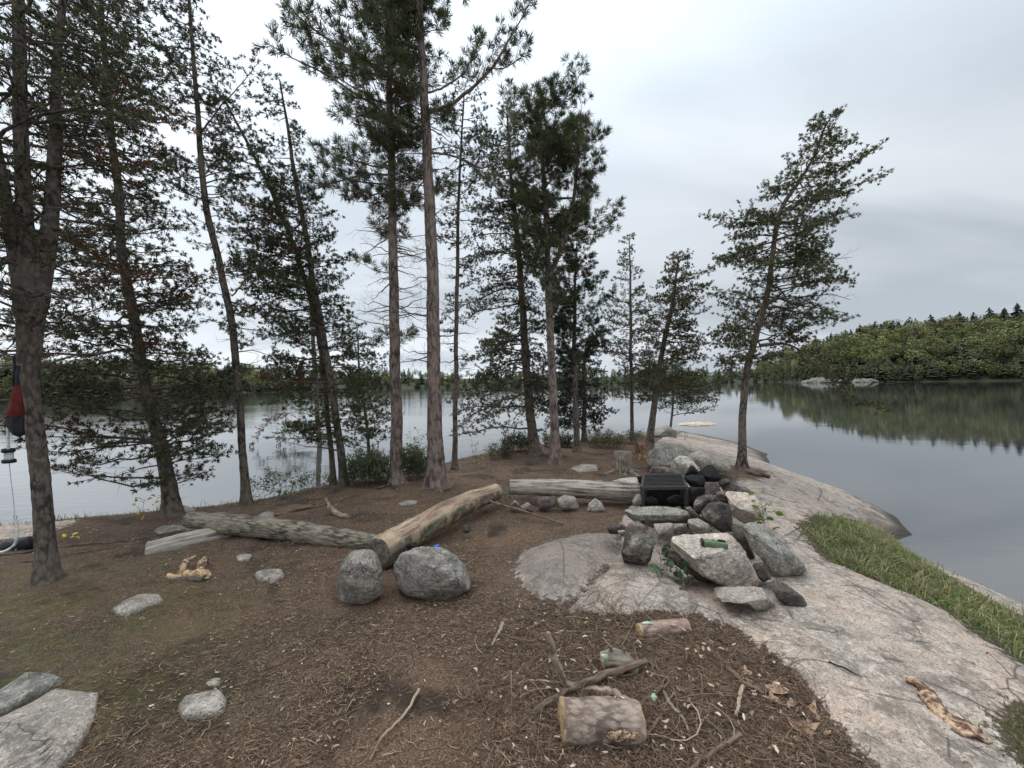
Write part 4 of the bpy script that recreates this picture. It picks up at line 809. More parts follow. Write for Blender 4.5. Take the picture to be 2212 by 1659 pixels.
addtree('pine_tree', 'lone leaning pine on the bare rock at right, crown swept to the right', 'jack', [(1603, 1018, 27), (1603, 960, 20), (1605, 890, 18), (1616, 790, 17), (1640, 700, 15), (1660, 620, 13), (1670, 540, 12), (1688, 450, 11), (1728, 390, 9), (1762, 330, 7), (1780, 280, 5), (1795, 252, 3)],
     env=[(252, 1765, 1812, 1), (300, 1750, 1810, 1), (350, 1715, 1850, .6), (420, 1670, 1870, .6), (470, 1600, 1830, .9), (540, 1560, 1820, .9), (600, 1550, 1810, .6), (660, 1560, 1810, .6), (710, 1560, 1810, .7), (770, 1550, 1740, .8), (820, 1550, 1700, .5)], nl=100, bark='bark_rust', seed=18, dens=1.45, green=(.078, .090, .036), rust=.03,
     limbs=[([(1640, 745, 0), (1700, 745, -.1), (1760, 785, -.2), (1820, 845, -.3), (1895, 885, -.3)], .026, True, .35, 2.2, .6, .12), ([(1700, 435, 0), (1770, 430, 0), (1840, 405, -.1), (1908, 388, -.1)], .016, True, .1, 1.8, .3, 0), ([(1735, 385, 0), (1790, 375, 0), (1845, 350, 0), (1886, 322, 0)], .013, True, .1, 1.8, .3, 0),
       ([(1680, 480, 0), (1630, 470, 0), (1590, 468, 0), (1535, 464, 0)], .013, True, .1, 1.7, .35, 0), ([(1675, 520, 0), (1620, 540, 0), (1570, 560, 0), (1530, 590, 0)], .014, True, .1, 1.7, .4, 0), ([(1725, 400, 0), (1705, 380, 0), (1700, 350, 0), (1695, 340, 0)], .01, True, .1, 1.8, .3, 0),
       ([(1655, 660, 0), (1700, 640, -.2), (1760, 660, -.2), (1820, 690, -.2)], .016, True, .35, 1.1, .5, .2), ([(1668, 560, 0), (1720, 555, .1), (1780, 590, .2), (1830, 600, .2)], .014, True, .4, 1.0, .5, .2),
       ([(1640, 700, 0), (1600, 690, -.2), (1570, 710, -.3), (1550, 740, -.3)], .014, True, .2, 1.6, .5, .3), ([(1630, 745, 0), (1590, 760, -.3), (1570, 790, -.3), (1560, 830, -.3)], .012, True, .2, 1.4, .5, .3)])
print('tufts', ntf)

# ---------------------------------------------------------------- logs
def logobj(name, label, pts, rad, mat, endmat, cat='log', group=None, ns=28, nz=.06, ext=None, lichen=None, seed=0, tinttop=False, cutends=(0, 1)):
    P, R = resample(np.array(pts, float), 110, rad); c = P.mean(0); ns = 48; rl_ = np.linspace(0, 1, 110); R = R * (1 + .05 * noise(np.c_[rl_ * 7, rl_ * 0, rl_ * 0 + seed]))
    if len(cutends) == 0 and False: pass
    root = empty(name, (c[0], c[1], P[:, 2].min() - R.mean()), label, cat, group)
    mb = MB(); T_, A, B = frames(P); n0 = mb.n; tube(mb, P, R, ns, nz, 9, caps=False, seed=seed); vv = mb.v[-1]; ax = np.repeat(P, ns, 0); rd = nrm(vv - ax); mb.v[-1] = vv + rd * (R.mean() * .07 * fbm(np.c_[vv[:, 0] * 22, vv[:, 1] * 22, vv[:, 2] * 40], 3))[:, None]
    if tinttop:
        v = mb.v[-1]; pi = np.repeat(np.arange(len(P)), ns); up = (v - P[pi])[:, 2] / R[pi]
        mb.att['tint'] = [np.c_[up + .12, up * 0, up * 0]]
    mb.build('bark', M[mat], root)
    V = mb.v[-1]
    for e in (0, 1):
        ring = V[:ns] if e == 0 else V[-ns:]; cen = ring.mean(0); d = T_[0] * -1 if e == 0 else T_[-1]
        vs = [ring]; cy = []
        th = np.linspace(0, 2 * math.pi, ns, endpoint=False)
        for k, fr in enumerate((1, .94, .7, .4, .0)):
            q = cen + (ring - cen) * fr + d * (.010 * (k > 0)) + d * (fbm(np.c_[np.cos(th) * fr * 2, np.sin(th) * fr * 2, np.full(ns, seed + e * 5.)], 3) * .012)[:, None] * (k > 0)
            if k: vs.append(q)
            rr_ = R[0 if e == 0 else -1]; cy.append(np.c_[np.cos(th) * rr_ * fr, np.sin(th) * rr_ * fr, np.zeros(ns)])
        j = np.arange(ns); j2 = (j + 1) % ns; fs = np.vstack([np.stack([k * ns + j, k * ns + j2, (k + 1) * ns + j2, (k + 1) * ns + j], 1) for k in range(4)])
        if e == 0: fs = fs[:, ::-1]
        m2 = MB(); m2.add(np.vstack(vs), fs, 0, cyl=np.vstack(cy)); m2.build('cut_end', M[endmat], root)
    return root
def onground(px, py, lift): h = hit(px, py); return [h[0], h[1], gz1(h[0], h[1]) + lift]
# long grey bark-less log at left, sagging, resting on the pale one
a = onground(430, 1166, 0); b = onground(812, 1190, 0)
logobj('log', 'long crooked grey log with flaking bark, resting over the pale shaved log at left', [PY(408, 1122, 4.42), PY(470, 1130, 4.36), PY(560, 1138, 4.25), PY(680, 1154, 4.12), PY(760, 1168, 4.02), PY(826, 1172, 3.98)], [.085, .112, .112, .105, .10, .07], 'log_grey', 'cut_grey', group='seat logs', nz=.11, seed=1)
logobj('log', 'shorter pale shaved log lying under the left end of the crooked grey log', [PY(322, 1192, 3.98), PY(400, 1172, 4.12), PY(500, 1150, 4.4)], [.105, .105, .10], 'log_pale', 'cut_grey', group='seat logs', nz=.04, seed=2)
logobj('log', 'diagonal log with bark peeled to orange wood along its top, between boulders and weathered log', [PY(818, 1196, 3.50), PY(880, 1158, 3.85), PY(960, 1112, 4.3), PY(1020, 1082, 4.75), PY(1072, 1062, 5.15)], [.145, .14, .135, .125, .105], 'peeled_log', 'cut_grey', group='seat logs', nz=.05, seed=3, tinttop=True)
logobj('log', 'straight weathered barkless log held off the ground by stones, ending at the fireplace', [PY(1102, 1051, 5.25), PY(1200, 1054, 5.22), PY(1300, 1059, 5.18), PY(1392, 1063, 5.1)], [.10, .115, .125, .125], 'log_weathered', 'cut_grey', group='seat logs', nz=.035, seed=4)
# firewood
def roundlog(name, label, p0, p1, r, mat, Y0, Y1, seed, nz=.07):
    a = PY(*p0, Y0); b = PY(*p1, Y1); return logobj(name, label, [a, (a + b) / 2 + [0, 0, .004], b], [r, r * 1.02, r * .98], mat, 'cut', 'firewood', ns=32, nz=nz, seed=seed)
def YG(px, py): return hit(px, py)[1]
Yr = YG(1290, 1588)
ro = roundlog('firewood_round', 'thick sawn pine round with flaky bark in the foreground twigs', (1216, 1557), (1378, 1562), .088, 'flaky_bark', Yr, Yr + .01, 11)
c = PY(1345, 1590, Yr - .085); mb = MB(); V, f = ico(4); p = V * [.075, .012, .022]; p += nrm(p) * (fbm(V * 4, 4) * .03)[:, None]; mb.add(p + c, f, 0, cyl=p * 3); mb.build('bare_wood', M['orange_wood'], ro, origin=c)
mb = MB(); q = PY(1218, 1545, Yr - .06); mb.add(V * [.012, .03, .06] + q, f, 0, cyl=V * .2); mb.build('bare_wood', M['cut'], ro, origin=q)
Yr = YG(1430, 1372)
ro = roundlog('firewood_round', 'slim pinkish-barked sawn log lying on the edge of the twig pile below the fireplace', (1383, 1363), (1482, 1353), .045, 'pink_bark', Yr - .02, Yr + .03, 12, .04)
def lump(parent, name, px, py, Y, s, mat, seed, lv=3):
    c = PY(px, py, Y); V, f = ico(lv); p = V * s; p += nrm(p) * (fbm(V * 3 + seed, 3) * np.mean(s) * .8)[:, None]; mb = MB(); mb.add(p + c, f, 0, cyl=p); return mb.build(name, M[mat], parent, origin=c)
lump(ro, 'bark_flake', 1398, 1346, Yr - .02, (.03, .012, .008), 'lichen', 3); lump(ro, 'bark_flake', 1452, 1348, Yr - .01, (.025, .02, .008), 'cut', 4)
Yr = YG(1335, 1448)
a = [PY(1303, 1427, Yr), PY(1330, 1424, Yr), PY(1352, 1430, Yr), PY(1370, 1448, Yr - .02)]
ro = logobj('firewood_chunk', 'short ribbed knotty chunk with two stubs and a pale green lichen patch', a, [.045, .052, .05, .036], 'log_grey', 'cut', 'firewood', nz=.16, seed=13)
for (x, y, x2, y2) in ((1318, 1412, 1320, 1396), (1345, 1412, 1349, 1400)):
    mb = MB(); tube(mb, np.array([PY(x, y, Yr), PY((x + x2) / 2, (y + y2) / 2, Yr), PY(x2, y2, Yr)]), [.013, .01, .008], 8, .1, 9); mb.build('stub', M['log_grey'], ro)
lump(ro, 'lichen_patch', 1307, 1421, Yr - .045, (.018, .010, .022), 'lichen', 5)

# ---------------------------------------------------------------- sticks
def stick(name, label, pts, r, mat='stick', cat='stick', group=None, Ys=None, lifts=None, forks=(), ns=8, ends=None):
    Q = []
    for k, (px, py) in enumerate(pts):
        lf_ = (lifts[k] if lifts else 0)
        if Ys: Q.append(PY(px, py, Ys[k]))
        else:
            h = hit(px, py + 0); Q.append([h[0], h[1], h[2] + r + lf_ + (.018 if cat in ('twig', 'branch') and py > 1320 else 0)])
    Q = np.array(Q, float); Q, R = resample(Q, max(10, 5 * len(pts)), np.linspace(r, r * .62, len(pts)) if ends is None else ends)
    Q[1:-1] += rng.normal(size=(len(Q) - 2, 3)) * r * .22
    mb = MB(); tube(mb, Q, R, ns, .12, 14, seed=int(abs(Q[0][0]) * 100) % 50)
    for fk in forks:
        q = np.array([[hit(a, b)[0], hit(a, b)[1], hit(a, b)[2] + r * .7 + (fk[2] if len(fk) > 2 else 0) * 0 + .005] for a, b in fk[0]]); q, rr = resample(q, 6, np.linspace(fk[1], fk[1] * .5, len(fk[0]))); tube(mb, q, rr, 6, .1, 14)
    return tag(mb.build(name, M[mat], origin=Q.mean(0)), label, cat, group)
stick('stick', 'brown stick lying across the far end of the peeled log down to the ground', [(1030, 1066), (1052, 1080), (1080, 1090), (1120, 1100), (1165, 1115), (1216, 1131)], .017, Ys=[5.0, 4.88, 4.78, 4.7, 4.55, 4.42])
stick('branch', 'long brown stick running from the bottom edge up over the upswept grey branch', [(1040, 1668), (1110, 1590), (1165, 1540), (1230, 1508), (1310, 1482), (1398, 1456)], .013, lifts=[.0, .0, .01, .03, .05, .06], forks=[([(1165, 1540), (1160, 1570), (1158, 1590)], .004)], ends=[.012, .013, .015, .016, .018, .017])
stick('branch', 'upswept grey-pink branch curving through the twig pile behind the thick round', [(1184, 1366), (1195, 1400), (1200, 1432), (1213, 1462), (1240, 1488), (1300, 1490), (1345, 1505), (1378, 1530)], .016, 'stick_pale', Ys=[YG(1240, 1500) - .02] * 3 + [YG(1240, 1500)] * 2 + [YG(1300, 1503), YG(1345, 1518), YG(1378, 1540)], ends=[.010, .017, .019, .020, .021, .018, .017, .013])
o = stick('branch', 'short knobby branch end with green lichen right of the thick round', [(1378, 1532), (1400, 1524), (1418, 1512), (1432, 1500)], .013, 'stick', lifts=[0, .02, .03, .03])
lump(o, 'lichen_patch', 1412, 1508, YG(1412, 1525), (.014, .012, .022), 'lichen', 6)
for k, (pts, r, mt, lb) in enumerate([
    ([(1075, 1502), (1150, 1480), (1230, 1486), (1300, 1478), (1400, 1460)][:4], .005, 'stick_pale', 'thin pale twig crossing behind the thick round from the left'),
    ([(1433, 1505), (1455, 1540), (1475, 1562), (1488, 1590)], .006, 'stick_pale', 'bent thin pale twig right of the lichen-tipped branch end'),
    ([(1440, 1532), (1420, 1570), (1395, 1605), (1375, 1640)], .006, 'stick', 'straight twig pointing down toward the bottom edge right of the thick round'),
    ([(1600, 1600), (1565, 1622), (1520, 1652), (1480, 1690)], .008, 'stick', 'brown stick at the bottom edge right of the foreground twigs'),
    ([(1086, 1356), (1078, 1375), (1063, 1405)], .009, 'stick_pale', 'short pale stick alone left of the twig pile'),
    ([(1345, 1445), (1310, 1475), (1295, 1500), (1288, 1540)][:3], .005, 'stick_pale', 'thin upright pale twig below the knotty chunk'),
    ([(1465, 1375), (1400, 1390), (1330, 1380), (1260, 1400), (1200, 1420)], .004, 'stick', 'long thin twig arching across the top of the twig pile'),
    ([(1605, 1495), (1598, 1520), (1590, 1560)], .009, 'stick_pale', 'short pale stick near the dead leaves at right'),
    ([(1575, 1455), (1600, 1480), (1650, 1510)], .010, 'stick', 'dark brown stick beside the dead leaves at right'),
    ([(905, 1500), (870, 1560), (830, 1600), (705, 1700)][:3] + [(800, 1655)], .006, 'stick_pale', 'long pale curved twig alone on the dark soil, left of centre'),
    ([(1790, 1438), (1830, 1455), (1862, 1472)], .0035, 'char', 'thin dark twig on the bare rock above the bark strip'),
    ([(2010, 1230), (2010, 1230)], .002, 'stick_pale', '')][:11]):
    stick('twig', lb, pts, r * 1.35, mt, 'twig')
stick('branch', 'long thin dark branch on the needles behind the broken red-barked piece', [(575, 1118), (640, 1105), (700, 1092), (776, 1068)], .014, 'stick')
stick('branch', 'short thick dark branch beside the long thin one behind the grey log', [(618, 1107), (655, 1102), (680, 1094)], .026, 'stick')
Yk = YG(730, 1112)
stick('broken_branch', 'broken red-barked piece with a splintered pale tip, upright behind the grey log', [(706, 1078), (712, 1096), (728, 1110), (752, 1115)], .03, 'pink_bark', Ys=[Yk, Yk, Yk - .05, Yk - .1], ends=[.012, .03, .034, .03])
stick('splintered_tip', 'pale splintered wood sliver pointing up from the broken red-barked piece', [(712, 1094), (706, 1082), (704, 1076)], .012, 'fresh', Ys=[Yk - .01, Yk - .01, Yk - .01])
stick('root', 'long dark root snaking over the needles from the large left pine toward the grey log', [(-60, 1205), (60, 1195), (160, 1180), (280, 1170), (340, 1158), (440, 1140)], .012, 'bark_jack')
stick('root', 'second thinner dark root in the soil in front of the first one at left', [(-60, 1228), (60, 1215), (150, 1200), (260, 1182)], .008, 'bark_jack')
stick('root', 'short knobbly root ending bluntly on the rock right of the lone leaning pine', [(1608, 1020), (1625, 1026), (1645, 1030), (1662, 1033)], .035, 'bark_rust', ends=[.06, .045, .035, .028])
stick('root', 'small dark root stretching left from the foot of the left straight pine', [(852, 1042), (835, 1052), (815, 1058)], .022, 'bark_jack')
# split wood by the left logs
Yw = YG(410, 1250)
stick('split_wood', 'thick split piece of pale orange wood lying in front of the crooked grey log', [(362, 1247), (405, 1242), (446, 1240)], .04, 'fresh', 'firewood', Ys=[Yw, Yw, Yw - .02], ends=[.022, .035, .042])
stick('split_wood', 'dark barked underside strip beneath the pale orange split piece', [(356, 1252), (400, 1251), (442, 1250)], .02, 'bark_jack', 'firewood', Ys=[Yw - .03, Yw - .03, Yw - .05], ends=[.016, .026, .028])
stick('split_wood', 'curved pale splinter of wood rising behind the split piece', [(388, 1240), (398, 1220), (412, 1206), (424, 1200)], .02, 'orange_wood', 'firewood', Ys=[Yw + .02, Yw + .1, Yw + .2, Yw + .25], ends=[.034, .026, .014, .008])
stick('split_wood', 'stubby orange-brown stick standing at the right of the split pieces', [(432, 1236), (438, 1218), (446, 1202)], .03, 'orange_wood', 'firewood', Ys=[Yw + .03, Yw + .15, Yw + .28], ends=[.034, .030, .024])
# bark strip on the rock
def strip():
    L_ = [(1956, 1474), (1990, 1490), (2020, 1530), (2052, 1562), (2082, 1580), (2104, 1606)]; Wd = [.006, .03, .036, .042, .07, .05]
    G = np.array([hit(*p) for p in L_]); Q, wd = resample(G, 40, Wd); T_ = nrm(np.gradient(Q, axis=0)); S = nrm(np.cross(T_, [0, 0, 1.])); mb = MB(); ns = 13; u = np.linspace(-1, 1, ns)
    jag = 1 + .55 * noise(np.c_[np.arange(40) * 1.37, np.zeros(40), np.zeros(40)])
    top = Q[:, None] + S[:, None] * (u[None, :, None] * (wd * jag)[:, None, None]); top[..., 2] += .018 + .022 * (1 - u ** 2)[None] + .016 * fbm(top.reshape(-1, 3) * 26, 3).reshape(40, ns)
    bot = top.copy(); bot[..., 2] -= .014
    V = np.vstack([top.reshape(-1, 3), bot.reshape(-1, 3)]); i = np.arange(39)[:, None] * ns; j = np.arange(ns - 1)[None]; f = np.stack([i + j, i + j + 1, i + ns + j + 1, i + ns + j], 2).reshape(-1, 4); n = 40 * ns
    e = []
    for k in range(39): e += [(k * ns, (k + 1) * ns, n + (k + 1) * ns, n + k * ns), (k * ns + ns - 1, n + k * ns + ns - 1, n + (k + 1) * ns + ns - 1, (k + 1) * ns + ns - 1)]
    for k in range(ns - 1): e += [(k, n + k, n + k + 1, k + 1), (39 * ns + k, 39 * ns + k + 1, n + 39 * ns + k + 1, n + 39 * ns + k)]
    f = np.vstack([f, f[:, ::-1] + n, np.array(e)]); mb.add(V, f, 0, cyl=np.c_[V[:, 0] * 1, V[:, 1] * 1, V[:, 2]] * .8)
    tag(mb.build('bark_strip', M['orange_wood'], origin=G.mean(0)), 'long ragged orange-brown strip of bark lying on the bare rock at lower right', 'bark')
strip()
# stumps
def stump(name, label, px, py, hpx, w0, w1, mat, topmat, nroot, seed, ragged):
    b = onground(px, py, 0); Y = b[1]; h = hpx / F * Y; r0 = w0 / 2 / F * Y; r1 = w1 / 2 / F * Y; root = empty(name, b, label, 'stump')
    mb = MB(); P = np.array([[b[0], b[1], b[2] - .08], [b[0], b[1], b[2] + .02], [b[0], b[1], b[2] + h * .4], [b[0], b[1], b[2] + h]]); Q, R = resample(P, 16, [r0 * 1.3, r0 * 1.1, r1 * 1.05, r1]); tube(mb, Q, R, 24, .16, 9, caps=False, seed=seed)
    V = mb.v[0]; ring = V[-24:]; 
    if ragged: V[-24:, 2] += ragged * rng.uniform(-1, 1, 24); V[-48:-24, 2] += 0
    r_ = np.random.default_rng(seed)
    for k in range(nroot):
        a = k / nroot * 6.28 + r_.uniform(-.4, .4); l = r0 * r_.uniform(1.5, 2.5); q = np.array([[b[0] + math.cos(a) * l * t, b[1] + math.sin(a) * l * t, 0] for t in (.12, .35, .65, 1.)]); q[:, 2] = ground_z(q[:, :2]) + np.array([h * .22, h * .07, .0, -.03]); qq, rr = resample(q, 9, [r0 * .42, r0 * .34, r0 * .22, r0 * .08]); tube(mb, qq, rr, 9, .12, 12, seed=seed + k)
    mb.build('stump_body', M[mat], root)
    ring = mb.v[0][-24:]; cen = ring.mean(0); m2 = MB(); m2.add(np.vstack([ring, cen + (ring - cen) * .5, [cen]]), np.array([(j, (j + 1) % 24, 24 + (j + 1) % 24, 24 + j) for j in range(24)]), 0, cyl=np.vstack([ring, cen + (ring - cen) * .5, [cen]]) - cen)
    m2.add(np.vstack([cen + (ring - cen) * .5, [cen]]), np.array([(j, (j + 1) % 24, 24) for j in range(24)]), 0, cyl=np.vstack([cen + (ring - cen) * .5, [cen]]) - cen); m2.build('sawn_top', M[topmat], root)
stump('tree_stump', 'grey sawn stump with spreading roots behind the weathered log', 1346, 1020, 44, 40, 36, 'log_grey', 'cut_grey', 7, 5, 0)
stump('tree_stump', 'rotten orange broken stump at the foot of the bent rusty pine', 1383, 990, 30, 34, 20, 'rot', 'rot', 6, 6, .08)

# ---------------------------------------------------------------- fire grate
def box(mb, a, b, w, h, up=(0, 0, 1)):
    a = np.array(a, float); b = np.array(b, float); d = nrm(b - a); s = nrm(np.cross(d, up)) * w / 2; u = nrm(np.cross(s, d)) * h / 2
    V = [a - s - u, a + s - u, a + s + u, a - s + u, b - s - u, b + s - u, b + s + u, b - s + u]
    mb.add(V, [(0, 3, 2, 1), (4, 5, 6, 7), (0, 1, 5, 4), (1, 2, 6, 5), (2, 3, 7, 6), (3, 0, 4, 7)])
def grate():
    fl = PY(*c7(500, 486), 4.28); frr = PY(*c7(893, 494), 4.28); zt = (fl[2] + frr[2]) / 2
    bl = np.array([PY(*c7(527, 384), 4.28)[0] * 1.13, 4.86, zt]); br_ = np.array([PY(*c7(862, 386), 4.28)[0] * 1.13, 4.86, zt]); fl[2] = frr[2] = zt
    c = (fl + frr + bl + br_) / 4; gz = gz1(c[0], c[1]); root = empty('fire_grate', (c[0], c[1], gz), 'black iron cooking grate on legs standing inside the stone fireplace', 'grate')
    mb = MB(); e = .0
    for a, b in ((fl, frr), (bl, br_)): box(mb, a, b, .03, .032)
    dfb = nrm(bl - fl) * .0151
    box(mb, fl + dfb, bl - dfb, .03, .030); box(mb, frr + dfb, br_ - dfb, .03, .030); mb.build('frame', M['iron'], root, smooth=False)
    for k in range(9):
        t = (k + .6) / 9.4; a = fl + (bl - fl) * t; b = frr + (br_ - frr) * t; a = a + [.014, 0, .012]; b = b - [.014, 0, -.012]; m2 = MB(); box(m2, a, b, .014, .014); m2.build('bar', M['iron'], root, smooth=False)
    for p in (fl, frr, bl, br_):
        m2 = MB(); q = p + (c - p) * .02; box(m2, (q[0], q[1], gz - .03), (q[0], q[1], zt - .017), .034, .034, (0, 1, 0)); m2.build('leg', M['iron'], root, smooth=False)
    r = np.random.default_rng(4)
    for k, lb in enumerate(('charred stick lying lowest inside the fireplace under the grate', 'charred stick leaning across the ash toward the right grate leg', 'short charred stick end at the front of the ash under the grate')):
        x0, y0 = c[0] + r.uniform(-.2, 0), 4.35 + r.uniform(0, .2); q = np.array([[x0, y0, gz + .06 + .03 * k], [x0 + .15, y0 + .05, gz + .09 + .03 * k], [x0 + .3, y0 + .02, gz + .11 + .05 * k]]); m3 = MB(); tube(m3, resample(q, 8), np.linspace(.022, .015, 8), 8, .15, 10); tag(m3.build('charred_stick', M['char'], origin=q[1]), lb, 'stick')
grate()
orock('black_stone', 'small sooty stone inside the firebox beside the left front grate leg', [(520, 585), (580, 560), (640, 590), (650, 640), (530, 650)], 4.42, .08, M['soot'], [], 4, 80, 3, .05, FR, conv=c7)
orock('black_stone', 'sooty stone inside the firebox under the right half of the grate', [(720, 580), (790, 545), (860, 560), (880, 650), (730, 650)], 4.5, .08, M['soot'], [], 4, 81, 3, .05, FR, conv=c7)
# ---------------------------------------------------------------- green hand tool on the slab
def tool():
    a = PY(*c7(1012, 972), 3.02); b = PY(*c7(1258, 1000), 2.97); c = (a + b) / 2
    dg = bpy.context.evaluated_depsgraph_get(); o = [o for o in bpy.data.objects if o.name.startswith('slab_stone') and 'largest' in o.get('label', '')][0]
    def top(px, py):
        d = Vector(ray(px, py)).normalized(); og = Vector((0, 0, CAMZ)) - o.location
        h, l, n, i = o.ray_cast(og, d); return np.array(l + o.location) if h else None
    A_ = top(*c7(1025, 985)); B_ = top(*c7(1245, 1015))
    if A_ is None or B_ is None: A_, B_ = a, b
    A_ = A_ + [0, 0, .022]; B_ = B_ + [0, 0, .022]; d = nrm(B_ - A_); s = nrm(np.cross(d, [0, 0, 1])); u = np.cross(s, d); L = np.linalg.norm(B_ - A_)
    root = empty('hand_tool', tuple((A_ + B_) / 2 - [0, 0, .016]), 'olive green handheld tool with black cap and black clip lying on the pinkish slab', 'tool')
    def loft(name, t0, t1, w0, w1, h0, h1, mat, off=0):
        mb = MB(); n = 8; V = []; th = np.linspace(0, 6.2832, 16, endpoint=False)
        for k in range(n):
            t = k / (n - 1); w = w0 + (w1 - w0) * t; h = h0 + (h1 - h0) * t; e = .88 if k in (0, n - 1) else 1
            cs, sn = np.cos(th), np.sin(th); V.append(A_ + d * L * (t0 + (t1 - t0) * t) + s * (np.sign(cs) * np.abs(cs) ** .45 * w * e)[:, None] + u * (np.sign(sn) * np.abs(sn) ** .45 * h * e + off)[:, None])
        V = np.vstack(V); i = np.arange(n - 1)[:, None] * 16; j = np.arange(16)[None]; j2 = (j + 1) % 16; mb.add(V, np.stack([i + j, i + j2, i + 16 + j2, i + 16 + j], 2).reshape(-1, 4))
        cc = V.mean(0); mb.add(np.vstack([V[:16], [V[:16].mean(0)]]), [(k, 16, (k + 1) % 16) for k in range(16)]); mb.add(np.vstack([V[-16:], [V[-16:].mean(0)]]), [(k, (k + 1) % 16, 16) for k in range(16)])
        return mb.build(name, M[mat], root)
    loft('body', .06, 1.0,   .030, .034, .024, .024, 'green'); loft('end_cap', -.03, .055, .032, .032, .025, .025, 'black'); loft('clip', .62, .92, .010, .010, .005, .005, 'black', .027); loft('button', .42, .47, .006, .006, .004, .004, 'black', .024)
    q = A_ + d * L * .78 + u * .034; m = MB(); box(m, q - d * .02 - s * .006, q + d * .025 + s * .006, .008, .006); m.build('clip_tab', M['black'], root, smooth=False)
tool()
# ---------------------------------------------------------------- hanging water filter at the left edge
def water_filter():
    Y = 3.15; root = empty('water_filter', PY(30, 800, Y), 'red and black water bag hanging beside the large left pine, pale tube below', 'water filter')
    def prof(name, pts, mat, dep=.6, squ=.8):
        mb = MB(); n = len(pts); ns = 24; th = np.linspace(0, 6.2832, ns, endpoint=False); V = []
        for k, (x, y, w) in enumerate(pts):
            c = PY(x, y, Y); r = w / 2 / F * Y; fold = 1 + (.05 if squ < 1 else 0) * (2 * np.sin(th * 5 + k * .9) + 1.4 * np.sin(th * 9 - k * 1.3))
            V.append(c + RIGHT * (np.cos(th) * r * fold)[:, None] + FWD * (np.sin(th) * r * dep * fold)[:, None])
        V = np.vstack(V + [[V[0].mean(0)], [V[-1].mean(0)]]); i = np.arange(n - 1)[:, None] * ns; j = np.arange(ns)[None]; j2 = (j + 1) % ns
        mb.add(V, np.stack([i + j, i + ns + j, i + ns + j2, i + j2], 2).reshape(-1, 4)); nn = len(V); return mb.build(name, M[mat], root)
    prof('bag_top', [(37, 832, 9), (36, 842, 14), (36, 856, 20), (35, 872, 25), (33, 888, 29), (32, 900, 31)], 'red'); prof('bag_bottom', [(32, 900.5, 31.4), (32, 908, 32), (34, 920, 30), (37, 930, 27), (40, 939, 20), (42, 944, 4)], 'blacknylon')
    mb = MB(); tube(mb, resample([PY(30, 770, Y), PY(31, 800, Y), PY(28, 830, Y), PY(33, 848, Y)], 12), np.full(12, .009), 8, .2, 10); mb.build('strap', M['blacknylon'], root)
    mb = MB(); tube(mb, resample([PY(40, 790, Y + .02), PY(36, 810, Y), PY(38, 830, Y), PY(35, 848, Y)], 12), np.full(12, .012), 8, .25, 10); mb.build('strap', M['blacknylon'], root)
    mb = MB(); tube(mb, resample([PY(18, 920, Y), PY(17, 945, Y), PY(18, 970, Y)], 8), np.full(8, .009), 8); mb.build('tube', M['white'], root)
    prof('cartridge', [(19, 976, 14), (19, 992, 14)], 'clear', 1, 1); prof('cartridge_cap', [(18, 969, 18), (18, 970, 20), (18, 976, 20), (18, 977, 18)], 'black', 1, 1); prof('cartridge_cap', [(19, 992, 18), (19, 993, 21), (20, 999, 21), (20, 1000, 18)], 'black', 1, 1)
    mb = MB(); tube(mb, resample([PY(20, 1000, Y), PY(24, 1040, Y), PY(29, 1080, Y), (PY(32, 1114, Y))], 10), np.full(10, .0028), 6); mb.build('thin_tube', M['clear'], root)
    mb = MB(); tube(mb, resample([PY(32, 1120, Y), PY(37, 1140, Y), PY(37, 1160, Y), PY(28, 1180, Y), PY(12, 1190, Y - .02), (PY(-25, 1194, Y - .05))], 18), np.full(18, .0095), 8); mb.build('hose', M['white'], root)
    th = np.linspace(0, 6.2832, 17); c = PY(33, 1116, Y); mb = MB(); tube(mb, c + RIGHT * (np.cos(th) * .014)[:, None] + UP * (np.sin(th) * .014)[:, None], np.full(17, .004), 6); mb.build('ring', M['clear'], root)
water_filter()
orock('dark_bag', 'black bag slumped on the ground behind the foot of the large left pine', [(-30, 1192), (10, 1168), (60, 1158), (90, 1162), (92, 1184), (40, 1196), (-20, 1204)], 4.1, .16, M['blacknylon'], [], 3, 71, 4, .05, cat='bag')
orock('bottle_cap', 'small bright blue cap peeking over the top of the cleft boulder', [(935, 1180), (942, 1176), (950, 1177), (952, 1184), (940, 1188)], 3.42, .03, M['blue'], [], 2, 72, 3, .02, cat='cap')
orock('glove', 'small black glove-like object on the peeled log behind the cleft boulder', [(876, 1182), (884, 1172), (892, 1176), (900, 1180), (904, 1188), (880, 1188)], 3.6, .03, M['blacknylon'], [], 2, 73, 3, .06, cat='glove')
#==PART3==
# ---------------------------------------------------------------- bushes and plants
def leaves(mb, P, D, size, tints, curl=.25, wid=.42):
    """pointed oval leaves, six-sided, folded along the midrib"""
    n = len(P); D = nrm(D); S = nrm(np.cross(D, np.array([[0, 0, 1.]]) + .5 * rng.normal(size=(n, 3)))); N = np.cross(S, D); s = np.asarray(size)[:, None]
    V = np.stack([P, P + D * s * .35 + S * s * wid * .5 + N * s * .06, P + D * s * .7 + S * s * wid * .38 + N * s * .03, P + D * s - N * s * curl, P + D * s * .7 - S * s * wid * .38 + N * s * .03, P + D * s * .35 - S * s * wid * .5 + N * s * .06, P + D * s * .5 - N * s * .02], 1).reshape(-1, 3)
    b = (np.arange(n) * 7)[:, None, None]; f = (np.array([(0, 1, 6), (1, 2, 6), (2, 3, 6), (3, 4, 6), (4, 5, 6), (5, 0, 6)])[None] + b).reshape(-1, 3)
    mb.add(V, f, 0, tint=np.repeat(tints, 7, 0))
